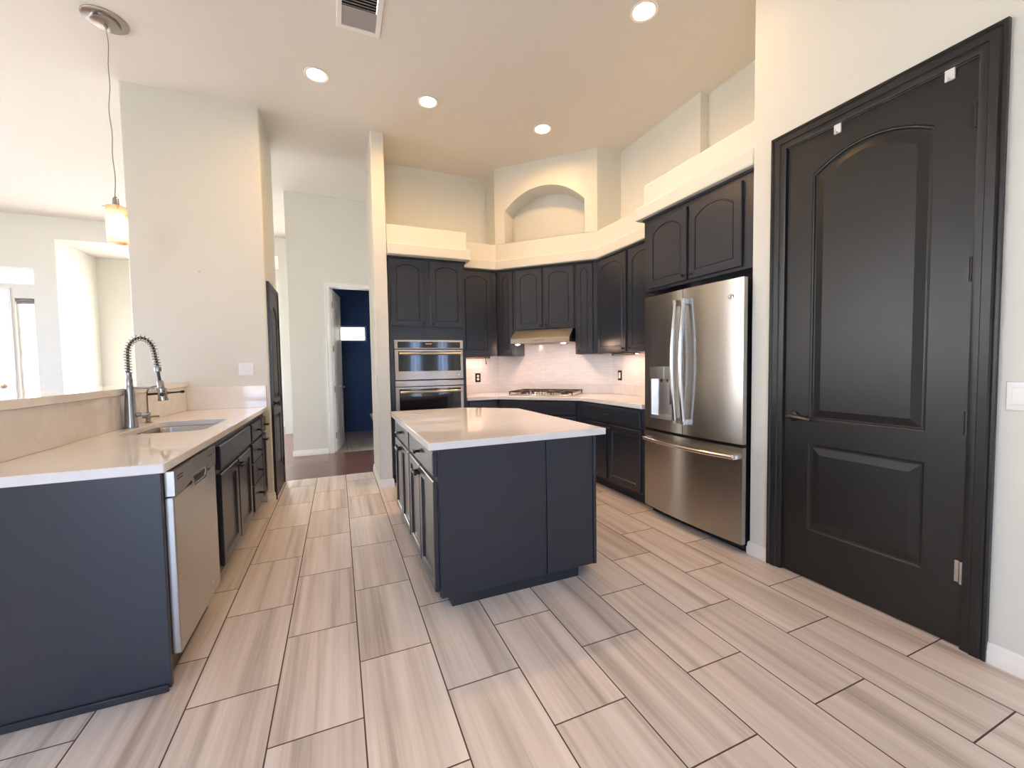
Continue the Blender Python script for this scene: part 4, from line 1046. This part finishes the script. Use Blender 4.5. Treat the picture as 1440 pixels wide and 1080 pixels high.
mb = MB(); mb.tube([(0.005, 0, 0.195), (0.10, 0, 0.20), (0.185, 0, 0.205), (0.192, 0, 0.206), (0.205, 0, 0.207), (0.210, 0, 0.207)], 0.007, 10, rad=[0.008, 0.007, 0.006, 0.010, 0.010, 0.006]); build('lever', mb, 'bronze', ft)

# ------------------------------------------------------------------ ceiling fixtures
WHERE = ['recessed ceiling light nearest the closet column and hallway', 'recessed ceiling light in front of the oven tower', 'recessed ceiling light in front of the arched niche', 'recessed ceiling light nearest the refrigerator and pantry wall']
for (cx, cy), lab in zip(CANS, WHERE):
    t = thing('recessed_light', 'lit round ' + lab, 'ceiling light', (cx, cy, CZ), 0, 'recessed ceiling lights')
    mb = MB(); mb.lathe([(0.072, 0.10), (0.074, 0.0), (0.092, -0.002), (0.094, -0.006), (0.090, -0.009), (0.072, -0.006), (0.066, 0.012), (0.066, 0.02)], (0, 0, -0.0005), n=32, cap0=False, cap1=False); build('trim_ring', mb, 'white', t)
    mb = MB(); mb.lathe([(0.066, 0.012), (0.05, 0.006), (0.02, 0.003), (0.004, 0.003)], n=28); build('lens', mb, 'can', t)

vt = thing('ceiling_vent', 'white louvred air vent in the kitchen ceiling', 'vent', (0.2125, 3.0575, CZ))
mb = MB(); mb.plate(rect(-0.145, 0.145, -0.185, 0.185), [rect(-0.112, 0.112, -0.152, 0.152)], -0.010, -0.0005, lambda u, v, w: (u, v, w)); build('frame', mb, 'plate', vt, 0.003)
mb = MB()
for i in range(13):
    y = -0.14 + i * 0.0235
    k = 1 if i > 5 else -1; q = 1.04 if i > 5 else 1.0; mb.loops([[(x, y - 0.006 * k * q, 0.005 * q), (x, y - 0.0045 * k * q, 0.0062 * q), (x, y + 0.007 * k * q, -0.006 * q), (x, y + 0.0055 * k * q, -0.0072 * q)] for x in (-0.1115, 0.1115)])
build('louvres', mb, mat('louvre_paint', (0.42, 0.39, 0.36), 0.5), vt)
mb = MB(); mb.box(-0.113, 0.113, -0.153, 0.153, 0.06, 0.065); build('duct', mb, 'dark', vt)

pl = thing('pendant_lamp', 'pendant lamp with lit amber mosaic glass shade over the bar', 'pendant lamp', (-1.39, 3.775, CZ))
mb = MB(); mb.lathe([(0.125, -0.0005), (0.125, -0.006), (0.115, -0.012), (0.080, -0.014), (0.078, -0.034), (0.055, -0.040), (0.012, -0.042), (0.010, -0.055), (0.004, -0.06)], n=36); build('canopy', mb, 'nickel', pl)
pts = []
for i in range(30):
    k = i / 29; pts.append((0.007 * sin(k * 9.0) * (1 - k) + 0.004 * sin(k * 23), 0.004 * sin(k * 7 + 1) * (1 - k), -0.06 - (1.19 - 0.06) * k))
mb = MB(); mb.tube(pts, 0.0028, 8); build('cord', mb, mat('grey_cord', (0.32, 0.30, 0.29), 0.5), pl)
mb = MB(); mb.lathe([(0.006, -1.185), (0.017, -1.20), (0.019, -1.235), (0.016, -1.33), (0.010, -1.345)], n=16); mb.tube([(-0.075, 0, -1.256), (0, 0, -1.256), (0.06, 0, -1.256)], 0.0025, 6); build('socket', mb, 'nickel', pl)
mb = MB(); mb.lathe([(0.055, -1.256), (0.056, -1.26), (0.056, -1.50), (0.055, -1.506), (0.052, -1.506), (0.052, -1.256)], n=32, cap0=False, cap1=False); build('lamp_shade', mb, 'shade', pl)
mb = MB(); mb.lathe([(0.008, -1.345), (0.022, -1.37), (0.028, -1.405), (0.022, -1.435), (0.006, -1.45)], n=16); build('bulb', mb, 'bulb', pl)

# ------------------------------------------------------------------ toilet glimpsed in the bathroom
tl = thing('toilet', 'white toilet in the navy bathroom, only its bowl front showing past the thin wall', 'toilet', (1.245, 7.92, 0), -pi / 2)
mb = MB(); mb.loops([[(x, y, 0.40) for x, y in rrect(-0.20, 0.20, -0.20, -0.012, 0.04)], [(x, y, 0.73) for x, y in rrect(-0.225, 0.225, -0.215, -0.008, 0.04)]]); build('tank', mb, 'porcelain', tl)
mb = MB(); mb.prism(rrect(-0.235, 0.235, -0.225, -0.004, 0.04), 0.731, 0.77); build('tank_lid', mb, 'porcelain', tl, 0.008)
def oval(rx, ry, cy, n=28): return [(rx * cos(2 * pi * i / n), cy + ry * sin(2 * pi * i / n)) for i in range(n)]
mb = MB(); mb.loops([[(x, y, z) for x, y in oval(rx, ry, c)] for rx, ry, c, z in ((0.13, 0.22, -0.42, 0.001), (0.11, 0.19, -0.41, 0.12), (0.15, 0.24, -0.44, 0.28), (0.185, 0.27, -0.46, 0.385), (0.185, 0.27, -0.46, 0.395))]); build('bowl', mb, 'porcelain', tl)
mb = MB(); mb.prism(oval(0.19, 0.275, -0.462), 0.396, 0.42); build('seat', mb, 'porcelain', tl, 0.006)
